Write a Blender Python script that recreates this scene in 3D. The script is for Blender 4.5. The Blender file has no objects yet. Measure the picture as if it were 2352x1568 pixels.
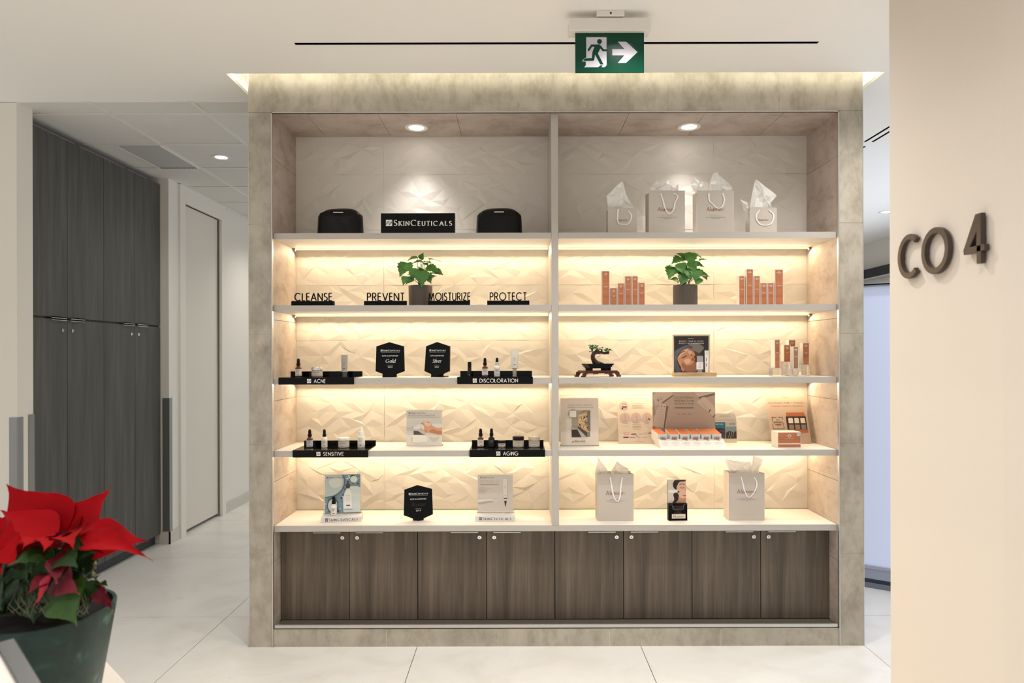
import bpy, math, random
from mathutils import Vector, Matrix

SC = bpy.context.scene
COL = SC.collection
EYE, FPX, VX, VY, ROLL = 1.593, 1568.0, 1187.0, 815.0, 0.0026

# ---------------------------------------------------------------- camera, world, exposure
cam_data = bpy.data.cameras.new('camera')
cam_data.sensor_width = 36.0
cam_data.lens = 24.0
cam_data.shift_x = -11.0 / 2352
cam_data.shift_y = 31.0 / 2352
cam_data.dof.use_dof = True
cam_data.dof.focus_distance = 3.9
cam_data.dof.aperture_fstop = 5.0
cam_data.clip_start = 0.05
cam = bpy.data.objects.new('camera', cam_data)
COL.objects.link(cam)
cam.location = (0, 0, EYE)
cam.rotation_euler = (math.radians(90), ROLL, 0)
SC.camera = cam
SC.view_settings.view_transform = 'Standard'
SC.view_settings.look = 'None'
SC.view_settings.exposure = 0.0
SC.view_settings.gamma = 1.0
SC.view_settings.use_curve_mapping = False
SC.cycles.use_denoising = True
SC.cycles.max_bounces = 8
SC.cycles.diffuse_bounces = 5
SC.cycles.transparent_max_bounces = 12
SC.cycles.caustics_reflective = False
SC.cycles.caustics_refractive = False
SC.cycles.sample_clamp_indirect = 6.0

world = bpy.data.worlds.new('world')
SC.world = world
world.use_nodes = True
bg = world.node_tree.nodes['Background']
bg.inputs['Color'].default_value = (1.0, 0.975, 0.945, 1)
bg.inputs['Strength'].default_value = 0.72


def area_light(name, loc, sx, sy, power, color, rot=(0, 0, 0), spread=math.pi):
    d = bpy.data.lights.new(name, 'AREA')
    d.shape = 'RECTANGLE'
    d.size, d.size_y = sx, sy
    d.energy, d.color, d.spread = power, color, spread
    o = bpy.data.objects.new(name, d)
    COL.objects.link(o)
    o.location, o.rotation_euler = loc, rot
    return o


def spot_light(name, loc, power, angle, color, radius=0.04, blend=1.0, parent=None):
    d = bpy.data.lights.new(name, 'SPOT')
    d.energy, d.color, d.spot_size, d.spot_blend, d.shadow_soft_size = power, color, math.radians(angle), blend, radius
    o = bpy.data.objects.new(name, d)
    COL.objects.link(o)
    if parent:
        o.parent = parent
    o.location = loc
    return o


CEIL = 3.093
# recessed downlights of the room (those the frame does not show): spots flush with the ceiling
for lx, ly, pw in ((-1.3, 2.6, 55), (-0.2, 2.3, 78), (0.5, 2.7, 98), (1.75, 3.2, 95), (0.3, 0.9, 75), (-0.8, 0.3, 60)):
    spot_light('room_downlight_lamp', (lx, ly, CEIL - 0.01), pw, 135, (1.0, 0.965, 0.925), 0.06)
for lx, ly, pw in ((-2.234, 7.4, 60), (-2.234, 9.6, 50)):
    spot_light('corridor_downlight_lamp', (lx, ly, CEIL - 0.01), pw, 140, (1.0, 0.93, 0.83), 0.06)
for lx, ly, pw in ((2.7, 4.0, 70), (3.9, 8.5, 30)):
    spot_light('side_room_downlight_lamp', (lx, ly, CEIL - 0.01), pw, 150, (0.82, 0.91, 1.0), 0.08)
# daylight from the window side of the room on the right
area_light('window_daylight', (4.6, 6.4, 1.2), 3.5, 1.7, 65, (0.78, 0.87, 1.0), (math.radians(90), 0, math.radians(90)))

# ---------------------------------------------------------------- materials
def lin(h):
    h = h.lstrip('#')
    out = []
    for i in (0, 2, 4):
        c = int(h[i:i + 2], 16) / 255
        out.append(c / 12.92 if c <= 0.04045 else ((c + 0.055) / 1.055) ** 2.4)
    return (*out, 1.0)


_mats = {}


def mat(name, hexc, rough=0.5, metal=0.0, emit=0.0, trans=0.0, alpha=1.0, coat=0.0, ior=1.45, emit_hex=None, spec=None):
    if name in _mats:
        return _mats[name]
    m = bpy.data.materials.new(name)
    m.use_nodes = True
    b = m.node_tree.nodes['Principled BSDF']
    b.inputs['Base Color'].default_value = lin(hexc)
    b.inputs['Roughness'].default_value = rough
    b.inputs['Metallic'].default_value = metal
    b.inputs['IOR'].default_value = ior
    b.inputs['Transmission Weight'].default_value = trans
    b.inputs['Alpha'].default_value = alpha
    b.inputs['Coat Weight'].default_value = coat
    if spec is not None:
        b.inputs['Specular IOR Level'].default_value = spec
    if emit:
        b.inputs['Emission Color'].default_value = lin(emit_hex or hexc)
        b.inputs['Emission Strength'].default_value = emit
    _mats[name] = m
    return m


def C(hexc, rough=0.6):
    """plain printed / painted colour"""
    return mat('print_' + hexc.lstrip('#'), hexc, rough)


def noise_mat(name, stops, scale=(1, 1, 1), nscale=4.0, detail=6.0, rough=0.5, dist=0.0, rough_n=0.55, bump=0.0, second=None, spec=None):
    """noise in object space through a colour ramp; optional second octave multiplied in"""
    m = mat(name, '#808080', rough, spec=spec)
    nt = m.node_tree
    b = nt.nodes['Principled BSDF']
    tc = nt.nodes.new('ShaderNodeTexCoord')
    mp = nt.nodes.new('ShaderNodeMapping')
    mp.inputs['Scale'].default_value = scale
    nz = nt.nodes.new('ShaderNodeTexNoise')
    nz.inputs['Scale'].default_value = nscale
    nz.inputs['Detail'].default_value = detail
    nz.inputs['Roughness'].default_value = rough_n
    nz.inputs['Distortion'].default_value = dist
    rp = nt.nodes.new('ShaderNodeValToRGB')
    el = rp.color_ramp.elements
    while len(el) < len(stops):
        el.new(0.5)
    for e, (p, h) in zip(el, stops):
        e.position, e.color = p, lin(h)
    L = nt.links.new
    L(tc.outputs['Object'], mp.inputs['Vector'])
    L(mp.outputs['Vector'], nz.inputs['Vector'])
    L(nz.outputs['Fac'], rp.inputs['Fac'])
    out = rp.outputs['Color']
    if second:
        sscale, ns, stops2, fac = second
        mp2 = nt.nodes.new('ShaderNodeMapping')
        mp2.inputs['Scale'].default_value = sscale
        n2 = nt.nodes.new('ShaderNodeTexNoise')
        n2.inputs['Scale'].default_value = ns
        n2.inputs['Detail'].default_value = 8
        n2.inputs['Roughness'].default_value = 0.7
        r2 = nt.nodes.new('ShaderNodeValToRGB')
        e2 = r2.color_ramp.elements
        while len(e2) < len(stops2):
            e2.new(0.5)
        for e, (p, h) in zip(e2, stops2):
            e.position, e.color = p, lin(h)
        mx = nt.nodes.new('ShaderNodeMix')
        mx.data_type = 'RGBA'
        mx.blend_type = 'MULTIPLY'
        mx.inputs['Factor'].default_value = fac
        L(tc.outputs['Object'], mp2.inputs['Vector'])
        L(mp2.outputs['Vector'], n2.inputs['Vector'])
        L(n2.outputs['Fac'], r2.inputs['Fac'])
        L(out, mx.inputs['A'])
        L(r2.outputs['Color'], mx.inputs['B'])
        out = mx.outputs['Result']
    L(out, b.inputs['Base Color'])
    if bump:
        bp = nt.nodes.new('ShaderNodeBump')
        bp.inputs['Strength'].default_value = bump
        bp.inputs['Distance'].default_value = 0.002
        L(nz.outputs['Fac'], bp.inputs['Height'])
        L(bp.outputs['Normal'], b.inputs['Normal'])
    return m


M_CEIL = mat('ceiling_paint', '#f3f1ed', 0.9)
M_WALL = mat('wall_paint', '#e6e1d8', 0.85)
M_WALLW = mat('warm_wall_paint', '#dfd6cb', 0.85)
M_TBAR = mat('ceiling_grid_metal', '#e3e1dc', 0.5)
M_TILEC = noise_mat('mineral_ceiling_tile', [(0.3, '#d6d4cf'), (0.7, '#e2e0db')], (60, 60, 60), 6, 3, 0.95)
M_BLACK = mat('matt_black', '#060607', 0.6, spec=.15)
M_GLOSSK = mat('gloss_black_acrylic', '#030303', 0.1, spec=.22)
M_LEATHER = noise_mat('black_leatherette', [(0.3, '#050505'), (0.7, '#0c0c0d')], (30, 30, 30), 5, 4, 0.36, bump=0.25, spec=.25)
M_STONE = noise_mat('grey_stone_tile', [(0.25, '#938c80'), (0.5, '#b0a99c'), (0.75, '#bfb8ab')], (1, 1, 1), 3.2, 9, 0.55, 0.6, 0.62,
                    second=((2.2, 2.2, 1.2), 5.0, [(0.3, '#c9c4b8'), (0.55, '#ffffff')], 0.8))
M_STONE2 = noise_mat('pink_beige_stone_tile', [(0.25, '#a09288'), (0.5, '#b5a89d'), (0.75, '#c2b6ab')], (1, 1, 1), 2.6, 9, 0.6, 1.4, 0.62,
                     second=((1.5, 1.5, 3.0), 4.0, [(0.35, '#d8cabf'), (0.55, '#ffffff')], 0.7))
M_GROUT = mat('pale_grout', '#c9c2b2', 0.9)
M_GROUTD = mat('dark_grout', '#8a8073', 0.9)
M_RELIEF = mat('white_relief_tile', '#d9d3ca', 0.5)
M_SHELF = mat('grey_shelf_laminate', '#b5b0a9', 0.45)
M_SHELFT = mat('white_shelf_laminate', '#dbd6ce', 0.6, spec=.25)
M_ALU = mat('brushed_aluminium', '#c9c7c3', 0.35, 0.85)
M_CHROME = mat('chrome', '#e6e6e6', 0.12, 1.0)
M_STEEL = mat('satin_steel', '#9a9a97', 0.38, 0.9)
M_LED = mat('led_strip_diffuser', '#fff0d0', 0.5, emit=1.1, emit_hex='#ffe2a8')
M_COVELED = mat('cove_led', '#fff6dc', 0.5, emit=4.2, emit_hex='#fbf8e6')
M_LAMP = mat('lamp_diffuser', '#ffffff', 0.5, emit=14.0, emit_hex='#fff6e8')
M_WHITEP = mat('white_plastic', '#e4e0d8', 0.45)
M_WOOD = noise_mat('brown_grey_wood_laminate', [(0.25, '#463d34'), (0.5, '#60554a'), (0.75, '#766a5e')], (7, 7, 0.35), 3.0, 5, 0.5, 0.3, 0.6,
                   second=((60, 60, 0.8), 3.0, [(0.3, '#cfc8bf'), (0.6, '#ffffff')], 0.8))
M_WOODG = noise_mat('charcoal_wood_laminate', [(0.25, '#43433f'), (0.5, '#54534f'), (0.75, '#63615c')], (6, 6, 0.35), 3.0, 5, 0.55, 0.3, 0.6,
                    second=((50, 50, 0.8), 3.0, [(0.3, '#d5d2ce'), (0.6, '#ffffff')], 0.8))
M_FLOOR = noise_mat('white_marble_tile', [(0.3, '#e9e6e0'), (0.5, '#f2f0eb'), (0.7, '#f5f3ef')], (1, 1, 1), 2.5, 8, 0.32, 1.0, 0.6,
                    second=((1, 1, 1), 9.0, [(0.29, '#8f8c88'), (0.335, '#ffffff')], 0.5))
M_FGROUT = mat('floor_joint', '#55514b', 0.9)
M_ACRYL = mat('clear_acrylic', '#ffffff', 0.03, trans=1.0, ior=1.35)
M_PAPER = mat('taupe_bag_paper', '#c4bbb0', 0.55)
M_TISSUE = mat('white_tissue_paper', '#f3f1ee', 0.6, trans=0.0, alpha=0.8)
M_RIBBON = mat('white_satin_ribbon', '#f2eff0', 0.3)
M_ORANGE = noise_mat('copper_orange_carton', [(0.3, '#a5633f'), (0.7, '#bf7a52')], (1, 1, 14), 2.0, 2, 0.5)
M_CARTON = mat('pale_carton_side', '#d9d2c8', 0.55)
M_SILVER = mat('silver_foil_print', '#d9d4cf', 0.4)
M_AMBER = mat('amber_glass', '#7a3606', 0.08, trans=0.35, coat=0.5)
M_CLEAR = mat('frosted_white_glass', '#e9e6df', 0.25)
M_LABEL = mat('white_label', '#ded9d2', 0.5)
M_RUBBER = mat('black_rubber', '#070707', 0.4, spec=.25)
M_WHITE = C('#f0ede8', 0.5)
M_INK = C('#1c1a1a', 0.6)
M_GINK = C('#6d655e', 0.6)

# ---------------------------------------------------------------- mesh builder
class MB:
    def __init__(s):
        s.v, s.f, s.fm, s.fs, s.mats = [], [], [], [], []
        s.M = Matrix.Identity(4)

    def mi(s, m):
        if m not in s.mats:
            s.mats.append(m)
        return s.mats.index(m)

    def add(s, vs, fs, m, smooth=False):
        o, k = len(s.v), s.mi(m)
        s.v += [s.M @ Vector(p) for p in vs]
        for f in fs:
            s.f.append([i + o for i in f])
            s.fm.append(k)
            s.fs.append(smooth)

    def box(s, x0, x1, y0, y1, z0, z1, m):
        s.add([(x0, y0, z0), (x1, y0, z0), (x1, y1, z0), (x0, y1, z0), (x0, y0, z1), (x1, y0, z1), (x1, y1, z1), (x0, y1, z1)],
              [(0, 1, 5, 4), (1, 2, 6, 5), (2, 3, 7, 6), (3, 0, 4, 7), (4, 5, 6, 7), (3, 2, 1, 0)], m)

    def prism(s, pts, y0, y1, m, back=True):
        """polygon in the xz plane, extruded from y0 (front) to y1 (back)"""
        n = len(pts)
        a = sum(pts[i][0] * pts[(i + 1) % n][1] - pts[(i + 1) % n][0] * pts[i][1] for i in range(n))
        if a < 0:
            pts = pts[::-1]
        vs = [(x, y0, z) for x, z in pts] + [(x, y1, z) for x, z in pts]
        fs = [tuple(range(n))]
        if back:
            fs.append(tuple(range(2 * n - 1, n - 1, -1)))
        fs += [(i, i + n, (i + 1) % n + n, (i + 1) % n) for i in range(n)]
        s.add(vs, fs, m)

    def poly(s, pts, y, m):
        n = len(pts)
        a = sum(pts[i][0] * pts[(i + 1) % n][1] - pts[(i + 1) % n][0] * pts[i][1] for i in range(n))
        if a < 0:
            pts = pts[::-1]
        s.add([(x, y, z) for x, z in pts], [tuple(range(n))], m)

    def vprism(s, pts, z0, z1, m):
        """polygon in the xy plane, extruded upward"""
        n = len(pts)
        a = sum(pts[i][0] * pts[(i + 1) % n][1] - pts[(i + 1) % n][0] * pts[i][1] for i in range(n))
        if a < 0:
            pts = pts[::-1]
        vs = [(x, y, z0) for x, y in pts] + [(x, y, z1) for x, y in pts]
        fs = [tuple(range(n - 1, -1, -1)), tuple(range(n, 2 * n))]
        fs += [(i, (i + 1) % n, (i + 1) % n + n, i + n) for i in range(n)]
        s.add(vs, fs, m)

    def lathe(s, prof, m, cx=0, cy=0, cz=0, seg=28, a0=0.0, a1=2 * math.pi, smooth=True, squash=None):
        full = abs(a1 - a0 - 2 * math.pi) < 1e-6
        n = seg if full else seg + 1
        vs, fs = [], []
        for j, (r, z) in enumerate(prof):
            for i in range(n):
                a = a0 + (a1 - a0) * i / seg
                k = squash[j] if squash else 1.0
                vs.append((cx + r * math.cos(a), cy + r * k * math.sin(a), cz + z))
        for j in range(len(prof) - 1):
            for i in range(seg):
                i2 = (i + 1) % n
                fs.append((j * n + i, j * n + i2, (j + 1) * n + i2, (j + 1) * n + i))
        if full and prof[0][0] > 1e-6:
            fs.append(tuple(range(n - 1, -1, -1)))
        if full and prof[-1][0] > 1e-6:
            fs.append(tuple(range((len(prof) - 1) * n, len(prof) * n)))
        s.add(vs, fs, m, smooth)

    def tube(s, pts, r, m, seg=8, radii=None):
        pts = [Vector(p) for p in pts]
        vs, fs = [], []
        up = Vector((0.13, 0.21, 1)).normalized()
        for i, p in enumerate(pts):
            d = (pts[min(i + 1, len(pts) - 1)] - pts[max(i - 1, 0)]).normalized()
            if i == 0:
                a = d.cross(up if abs(d.dot(up)) < 0.9 else Vector((1, 0, 0))).normalized()
            else:
                a = (a - d * a.dot(d)).normalized()
            b = d.cross(a)
            rr = radii[i] if radii else r
            for k in range(seg):
                t = 2 * math.pi * k / seg
                vs.append(tuple(p + a * rr * math.cos(t) - b * rr * math.sin(t)))
        for i in range(len(pts) - 1):
            for k in range(seg):
                k2 = (k + 1) % seg
                fs.append((i * seg + k, i * seg + k2, (i + 1) * seg + k2, (i + 1) * seg + k))
        fs.append(tuple(range(seg - 1, -1, -1)))
        fs.append(tuple(range((len(pts) - 1) * seg, len(pts) * seg)))
        s.add(vs, fs, m, True)

    def strip(s, pts, w, y0, y1, m, wf=None):
        """stroke of width w along a polyline in xz, solid from y0 (front) to y1 (back); flat when y1 is None"""
        n = len(pts)
        L, Rr = [], []
        closed = n > 3 and abs(pts[0][0] - pts[-1][0]) < 1e-7 and abs(pts[0][1] - pts[-1][1]) < 1e-7
        for i in range(n):
            a = pts[i - 1] if i > 0 else (pts[-2] if closed else None)
            b = pts[i + 1] if i < n - 1 else (pts[1] if closed else None)
            p = pts[i]
            ds = []
            if a:
                ds.append((p[0] - a[0], p[1] - a[1]))
            if b:
                ds.append((b[0] - p[0], b[1] - p[1]))
            nx = nz = 0.0
            for dx, dz in ds:
                l = math.hypot(dx, dz) or 1
                nx += -dz / l
                nz += dx / l
            l = math.hypot(nx, nz) or 1
            nx, nz = nx / l, nz / l
            dx, dz = ds[-1]
            k = (-dz / (math.hypot(dx, dz) or 1)) * nx + (dx / (math.hypot(dx, dz) or 1)) * nz
            hw = (wf(nz, -nx) if wf else w) / 2 / max(k, 0.5)
            L.append((p[0] + nx * hw, p[1] + nz * hw))
            Rr.append((p[0] - nx * hw, p[1] - nz * hw))
        if y1 is None:
            vs = [(x, y0, z) for x, z in L] + [(x, y0, z) for x, z in Rr]
            s.add(vs, [(n + i, n + i + 1, i + 1, i) for i in range(n - 1)], m)
        else:
            vs = [(x, y0, z) for x, z in L] + [(x, y0, z) for x, z in Rr] + [(x, y1, z) for x, z in L] + [(x, y1, z) for x, z in Rr]
            fs = []
            for i in range(n - 1):
                fs += [(n + i, n + i + 1, i + 1, i), (2 * n + i, 2 * n + i + 1, 3 * n + i + 1, 3 * n + i),
                       (i, i + 1, 2 * n + i + 1, 2 * n + i), (3 * n + i, 3 * n + i + 1, n + i + 1, n + i)]
            if not closed:
                fs += [(n, 0, 2 * n, 3 * n), (n - 1, 2 * n - 1, 4 * n - 1, 3 * n - 1)]
            s.add(vs, fs, m)

    def ell(s, cx, cz, rx, rz, y, m, n=24, rot=0.0):
        c, sn = math.cos(rot), math.sin(rot)
        pts = []
        for i in range(n):
            a = 2 * math.pi * i / n
            px, pz = rx * math.cos(a), rz * math.sin(a)
            pts.append((cx + px * c - pz * sn, cz + px * sn + pz * c))
        s.poly(pts, y, m)

    def build(s, name, parent=None, bevel=0.0, loc=None, seg=2, angle=35):
        me = bpy.data.meshes.new(name)
        me.from_pydata([tuple(p) for p in s.v], [], s.f)
        for m in s.mats:
            me.materials.append(m)
        me.polygons.foreach_set('material_index', s.fm)
        me.polygons.foreach_set('use_smooth', s.fs)
        me.update()
        if any(s.fs):
            me.set_sharp_from_angle(angle=math.radians(angle))
        o = bpy.data.objects.new(name, me)
        COL.objects.link(o)
        if parent:
            o.parent = parent
        if loc:
            o.location = loc
        if bevel:
            b = o.modifiers.new('bevel', 'BEVEL')
            b.width, b.segments, b.limit_method = bevel, seg, 'ANGLE'
            b.angle_limit = math.radians(40)
            b.harden_normals = False
        return o


def leaf(mb, base, tip, width, up, m, fold=0.2, bend=0.0, prof=None, nt=12, rng=None, wav=0.0, cuts=0.0):
    base, tip, up = Vector(base), Vector(tip), Vector(up)
    d = tip - base
    side = d.cross(up).normalized()
    upn = side.cross(d).normalized()
    prof = prof or [0.06, 0.5, 0.82, 0.98, 1.0, 0.93, 0.8, 0.63, 0.46, 0.3, 0.17, 0.07, 0.0]
    ss = (-1, -0.55, 0, 0.55, 1)
    vs, fs = [], []
    for i in range(nt + 1):
        t = i / nt
        q = t * (len(prof) - 1)
        k = min(int(q), len(prof) - 2)
        w = width / 2 * (prof[k] * (1 - q + k) + prof[k + 1] * (q - k))
        if cuts and 2 <= i <= nt - 2 and i % 3 == 0:
            wcut = 1 - cuts
        else:
            wcut = 1.0
        c = base + d * t + upn * bend * d.length * math.sin(math.pi * t)
        for sv in ss:
            ww = w * (wcut if abs(sv) == 1 else 1.0)
            j = upn * (rng.uniform(-wav, wav) if rng and abs(sv) == 1 else 0)
            vs.append(tuple(c + side * ww * sv + upn * fold * ww * abs(sv) + j))
    for i in range(nt):
        for k in range(4):
            fs.append((i * 5 + k, i * 5 + k + 1, (i + 1) * 5 + k + 1, (i + 1) * 5 + k))
    mb.add(vs, fs, m, True)


def crumple(mb, pts, y, m, amp, rng):
    """a crumpled sheet inside an outline in xz: centre, two inner rings and the rim, each pushed in or out"""
    n = len(pts)
    fine = []
    for i in range(n):
        a, b = pts[i], pts[(i + 1) % n]
        fine += [a, ((a[0] + b[0]) / 2 + rng.uniform(-1, 1) * amp * 0.15, (a[1] + b[1]) / 2 + rng.uniform(-1, 1) * amp * 0.15)]
    n = len(fine)
    cx = sum(p[0] for p in fine) / n
    cz = sum(p[1] for p in fine) / n
    vs = []
    for k in (1.0, 0.66, 0.33):
        for i, p in enumerate(fine):
            j = 0 if k == 1 else 0.12 * amp
            vs.append((cx + (p[0] - cx) * k + rng.uniform(-j, j), y + rng.uniform(-amp, amp) * (0.6 if k == 1 else 1), cz + (p[1] - cz) * k + rng.uniform(-j, j)))
    vs.append((cx, y - amp * 0.4, cz))
    fs = []
    for r in range(2):
        for i in range(n):
            i2 = (i + 1) % n
            a, b, c, d = r * n + i, r * n + i2, (r + 1) * n + i2, (r + 1) * n + i
            fs += [(a, b, d), (b, c, d)] if (i + r) % 2 else [(a, b, c), (a, c, d)]
    for i in range(n):
        fs.append((2 * n + i, 2 * n + (i + 1) % n, 3 * n))
    mb.add(vs, fs, m)


# ---------------------------------------------------------------- stroke lettering
def arc(cx, cy, rx, ry, a0, a1, n=14):
    return [(cx + rx * math.cos(math.radians(a0 + (a1 - a0) * i / n)), cy + ry * math.sin(math.radians(a0 + (a1 - a0) * i / n))) for i in range(n + 1)]


_P = [[(0, 0), (0, 1)], [(0, 1), (.2, 1)] + arc(.22, .74, .24, .26, 90, -90) + [(0, .48)]]
_O = [arc(.48, .5, .48, .5, 0, 360, 28)]
CAPS = {
    'A': ([[(0, 0), (.36, 1)], [(.36, 1), (.72, 0)], [(.13, .33), (.59, .33)]], .72),
    'B': ([[(0, 0), (0, 1)], [(0, 1), (.18, 1)] + arc(.2, .77, .2, .23, 90, -90) + [(0, .54)], [(.18, .54)] + arc(.22, .27, .25, .27, 90, -90) + [(0, 0)]], .47),
    'C': ([arc(.46, .5, .46, .5, 48, 312, 22)], .8),
    'D': ([[(0, 0), (0, 1)], [(0, 1), (.2, 1)] + arc(.22, .5, .45, .5, 90, -90, 18) + [(0, 0)]], .67),
    'E': ([[(0, 0), (0, 1)], [(0, 1), (.4, 1)], [(0, .53), (.37, .53)], [(0, 0), (.4, 0)]], .4),
    'F': ([[(0, 0), (0, 1)], [(0, 1), (.4, 1)], [(0, .53), (.36, .53)]], .4),
    'G': ([arc(.48, .5, .48, .5, 48, 355, 24), [(.96, .46), (.55, .46)]], .96),
    'H': ([[(0, 0), (0, 1)], [(.58, 0), (.58, 1)], [(0, .53), (.58, .53)]], .58),
    'I': ([[(0, 0), (0, 1)]], 0.0),
    'K': ([[(0, 0), (0, 1)], [(.5, 1), (0, .45)], [(.14, .6), (.56, 0)]], .54),
    'L': ([[(0, 1), (0, 0)], [(0, 0), (.38, 0)]], .38),
    'M': ([[(0, 0), (.12, 1)], [(.12, 1), (.44, .12)], [(.44, .12), (.76, 1)], [(.76, 1), (.88, 0)]], .88),
    'N': ([[(0, 0), (0, 1)], [(0, 1), (.62, 0)], [(.62, 0), (.62, 1)]], .62),
    'O': (_O, .96),
    'P': (_P, .46),
    'R': (_P + [[(.2, .48), (.5, 0)]], .5),
    'S': ([arc(.24, .755, .2, .245, 35, 270, 14) + arc(.22, .255, .23, .255, 90, -145, 14)[1:]], .46),
    'T': ([[(0, 1), (.5, 1)], [(.25, 1), (.25, 0)]], .5),
    'U': ([[(0, 1), (0, .28)] + arc(.27, .27, .27, .27, 180, 360) + [(.54, 1)]], .54),
    'V': ([[(0, 1), (.34, 0)], [(.34, 0), (.68, 1)]], .68),
    'W': ([[(0, 1), (.26, 0)], [(.26, 0), (.5, .9)], [(.5, .9), (.74, 0)], [(.74, 0), (1, 1)]], 1.0),
    'X': ([[(0, 1), (.56, 0)], [(0, 0), (.56, 1)]], .56),
    'Y': ([[(0, 1), (.28, .48)], [(.56, 1), (.28, .48)], [(.28, .48), (.28, 0)]], .56),
    'Z': ([[(0, 1), (.52, 1)], [(.52, 1), (0, 0)], [(0, 0), (.52, 0)]], .52),
    '4': ([[(.5, 0), (.5, 1)], [(.5, 1), (0, .3)], [(0, .3), (.68, .3)]], .68),
    ' ': ([], .3),
}
_low_o = arc(.26, .31, .26, .31, 0, 360, 24)
LOWER = {
    'l': ([[(0, 0), (0, 1.04)]], 0.0),
    'i': ([[(0, 0), (0, .62)], [(-.04, .88), (.04, .88)]], 0.0),
    'u': ([[(0, .62), (0, .2)] + arc(.2, .2, .2, .2, 180, 360) + [(.4, .62)], [(.4, .62), (.4, 0)]], .4),
    'm': ([[(0, 0), (0, .62)], [(0, .45)] + arc(.17, .45, .17, .17, 180, 0, 8) + [(.34, 0)], [(.34, .45)] + arc(.51, .45, .17, .17, 180, 0, 8) + [(.68, 0)]], .68),
    'e': ([arc(.25, .31, .25, .31, 10, 320, 20), [(.02, .34), (.5, .34)]], .48),
    'r': ([[(0, 0), (0, .62)], [(0, .4)] + arc(.2, .42, .2, .2, 180, 50, 7)], .32),
    'o': ([_low_o], .52),
    'd': ([_low_o, [(.52, 0), (.52, 1.04)]], .52),
    'v': ([[(0, .62), (.24, 0)], [(.24, 0), (.48, .62)]], .48),
    'n': ([[(0, 0), (0, .62)], [(0, .42)] + arc(.2, .42, .2, .2, 180, 0, 9) + [(.4, 0)]], .4),
    'z': ([[(0, .62), (.4, .62)], [(.4, .62), (0, 0)], [(0, 0), (.4, 0)]], .4),
}
GLYPH = dict(CAPS)
GLYPH.update(LOWER)


def word(mb, s, x, z, h, y, m, weight=0.13, gap=0.16, align='c', y1=None, serif=False, slant=0.0, width=None, small=None, smooth_scale=1.0):
    """draw s as strokes with cap height h, baseline z; serif adds contrast and feet. small: letters (after the first of a run) at that scale."""
    items, cur = [], 0.0
    for i, ch in enumerate(s):
        k = 1.0
        if ch == '^':
            continue
        if small and not (i == 0 or s[i - 1] == '^'):
            k = small
        g, adv = GLYPH[ch]
        items.append((g, cur, k))
        cur += (adv * k + gap + weight * (0.9 if ch != ' ' else 0))
    total = cur - gap - weight * 0.9
    hs = h * (width / (total * h) if width else 1.0)
    x0 = x - (total * hs / 2 if align == 'c' else (total * hs if align == 'r' else 0))
    T = lambda p, off, k: (x0 + (off + p[0] * k + slant * p[1] * k) * hs, z + p[1] * k * h)
    thin, thick = weight * 0.42 * h, weight * 1.15 * h
    nib = math.radians(20)

    def wf(dx, dz):
        return thin + (thick - thin) * abs(math.sin(math.atan2(dz, dx) - nib))
    for g, off, k in items:
        for st in g:
            pts = [T(p, off, k) for p in st]
            mb.strip(pts, weight * h, y, y1, m, wf if serif else None)
            if serif and len(st) == 2:
                (ax, az), (bx, bz) = st
                if abs(bz - az) > 0.5:
                    for p in st:
                        if p[1] in (0, 1) or abs(p[1] - .62) < .01 or p[1] > 1:
                            mb.strip([T((p[0] - .15, p[1]), off, k), T((p[0] + .15, p[1]), off, k)], weight * .42 * h, y, y1, m)
                elif abs(bx - ax) > 0.3 and az in (0, 1):
                    for p in st:
                        if p[0] > 0.3 or (len(g) == 2 and p[0] == 0):
                            sgn = -1 if az == 1 else 1
                            mb.strip([T((p[0], p[1]), off, k), T((p[0], p[1] + .17 * sgn), off, k)], weight * .5 * h, y, y1, m)
    return total * hs


_tcache = {}


def plain(mb, s, x, z, h, y, m, align='c', width=None):
    """small plain lettering from the built-in font, flat at depth y"""
    if s not in _tcache:
        cu = bpy.data.curves.new('t', 'FONT')
        cu.body = s
        cu.resolution_u = 2
        ob = bpy.data.objects.new('t', cu)
        me = bpy.data.meshes.new_from_object(ob)
        vs = [tuple(v.co) for v in me.vertices]
        fs = [tuple(p.vertices) for p in me.polygons]
        bpy.data.objects.remove(ob)
        bpy.data.curves.remove(cu)
        bpy.data.meshes.remove(me)
        _tcache[s] = (vs, fs)
    vs, fs = _tcache[s]
    if not vs:
        return
    x0 = min(v[0] for v in vs)
    x1 = max(v[0] for v in vs)
    k = h / 0.7
    kx = (width / (x1 - x0)) if width else k
    ox = x - (x1 - x0) * kx * {'c': .5, 'l': 0, 'r': 1}[align]
    mb.add([(ox + (v[0] - x0) * kx, y, z + v[1] * k) for v in vs], fs, m)


def logo(mb, x, z, h, y, m_fg, m_bg):
    """square mark with two swirling bands"""
    mb.poly([(x, z), (x + h, z), (x + h, z + h), (x, z + h)], y, m_fg)
    T = lambda p: (x + p[0] * h, z + p[1] * h)
    mb.strip([T(p) for p in arc(.62, .2, .55, .62, 100, 178, 8)] , .09 * h, y - .0002, None, m_bg)
    mb.strip([T(p) for p in arc(.38, .8, .55, .62, 280, 358, 8)], .09 * h, y - .0002, None, m_bg)
    mb.strip([T(p) for p in [(.2, .42), (.45, .62), (.7, .66)]], .07 * h, y - .0002, None, m_bg)
    mb.strip([T(p) for p in [(.8, .58), (.55, .38), (.3, .34)]], .07 * h, y - .0002, None, m_bg)


def brandline(mb, x, z, h, y, m, m_bg, width, weight=.13):
    """logo square plus the small-cap wordmark, overall width from x leftmost"""
    lw = h * 1.12
    logo(mb, x, z - h * .06, lw, y, m, m_bg)
    word(mb, 'SKIN^CEUTICALS', x + lw + h * .35, z, h, y, m, weight, .2, 'l', None, True, 0, width - lw - h * .35, .8)


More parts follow.
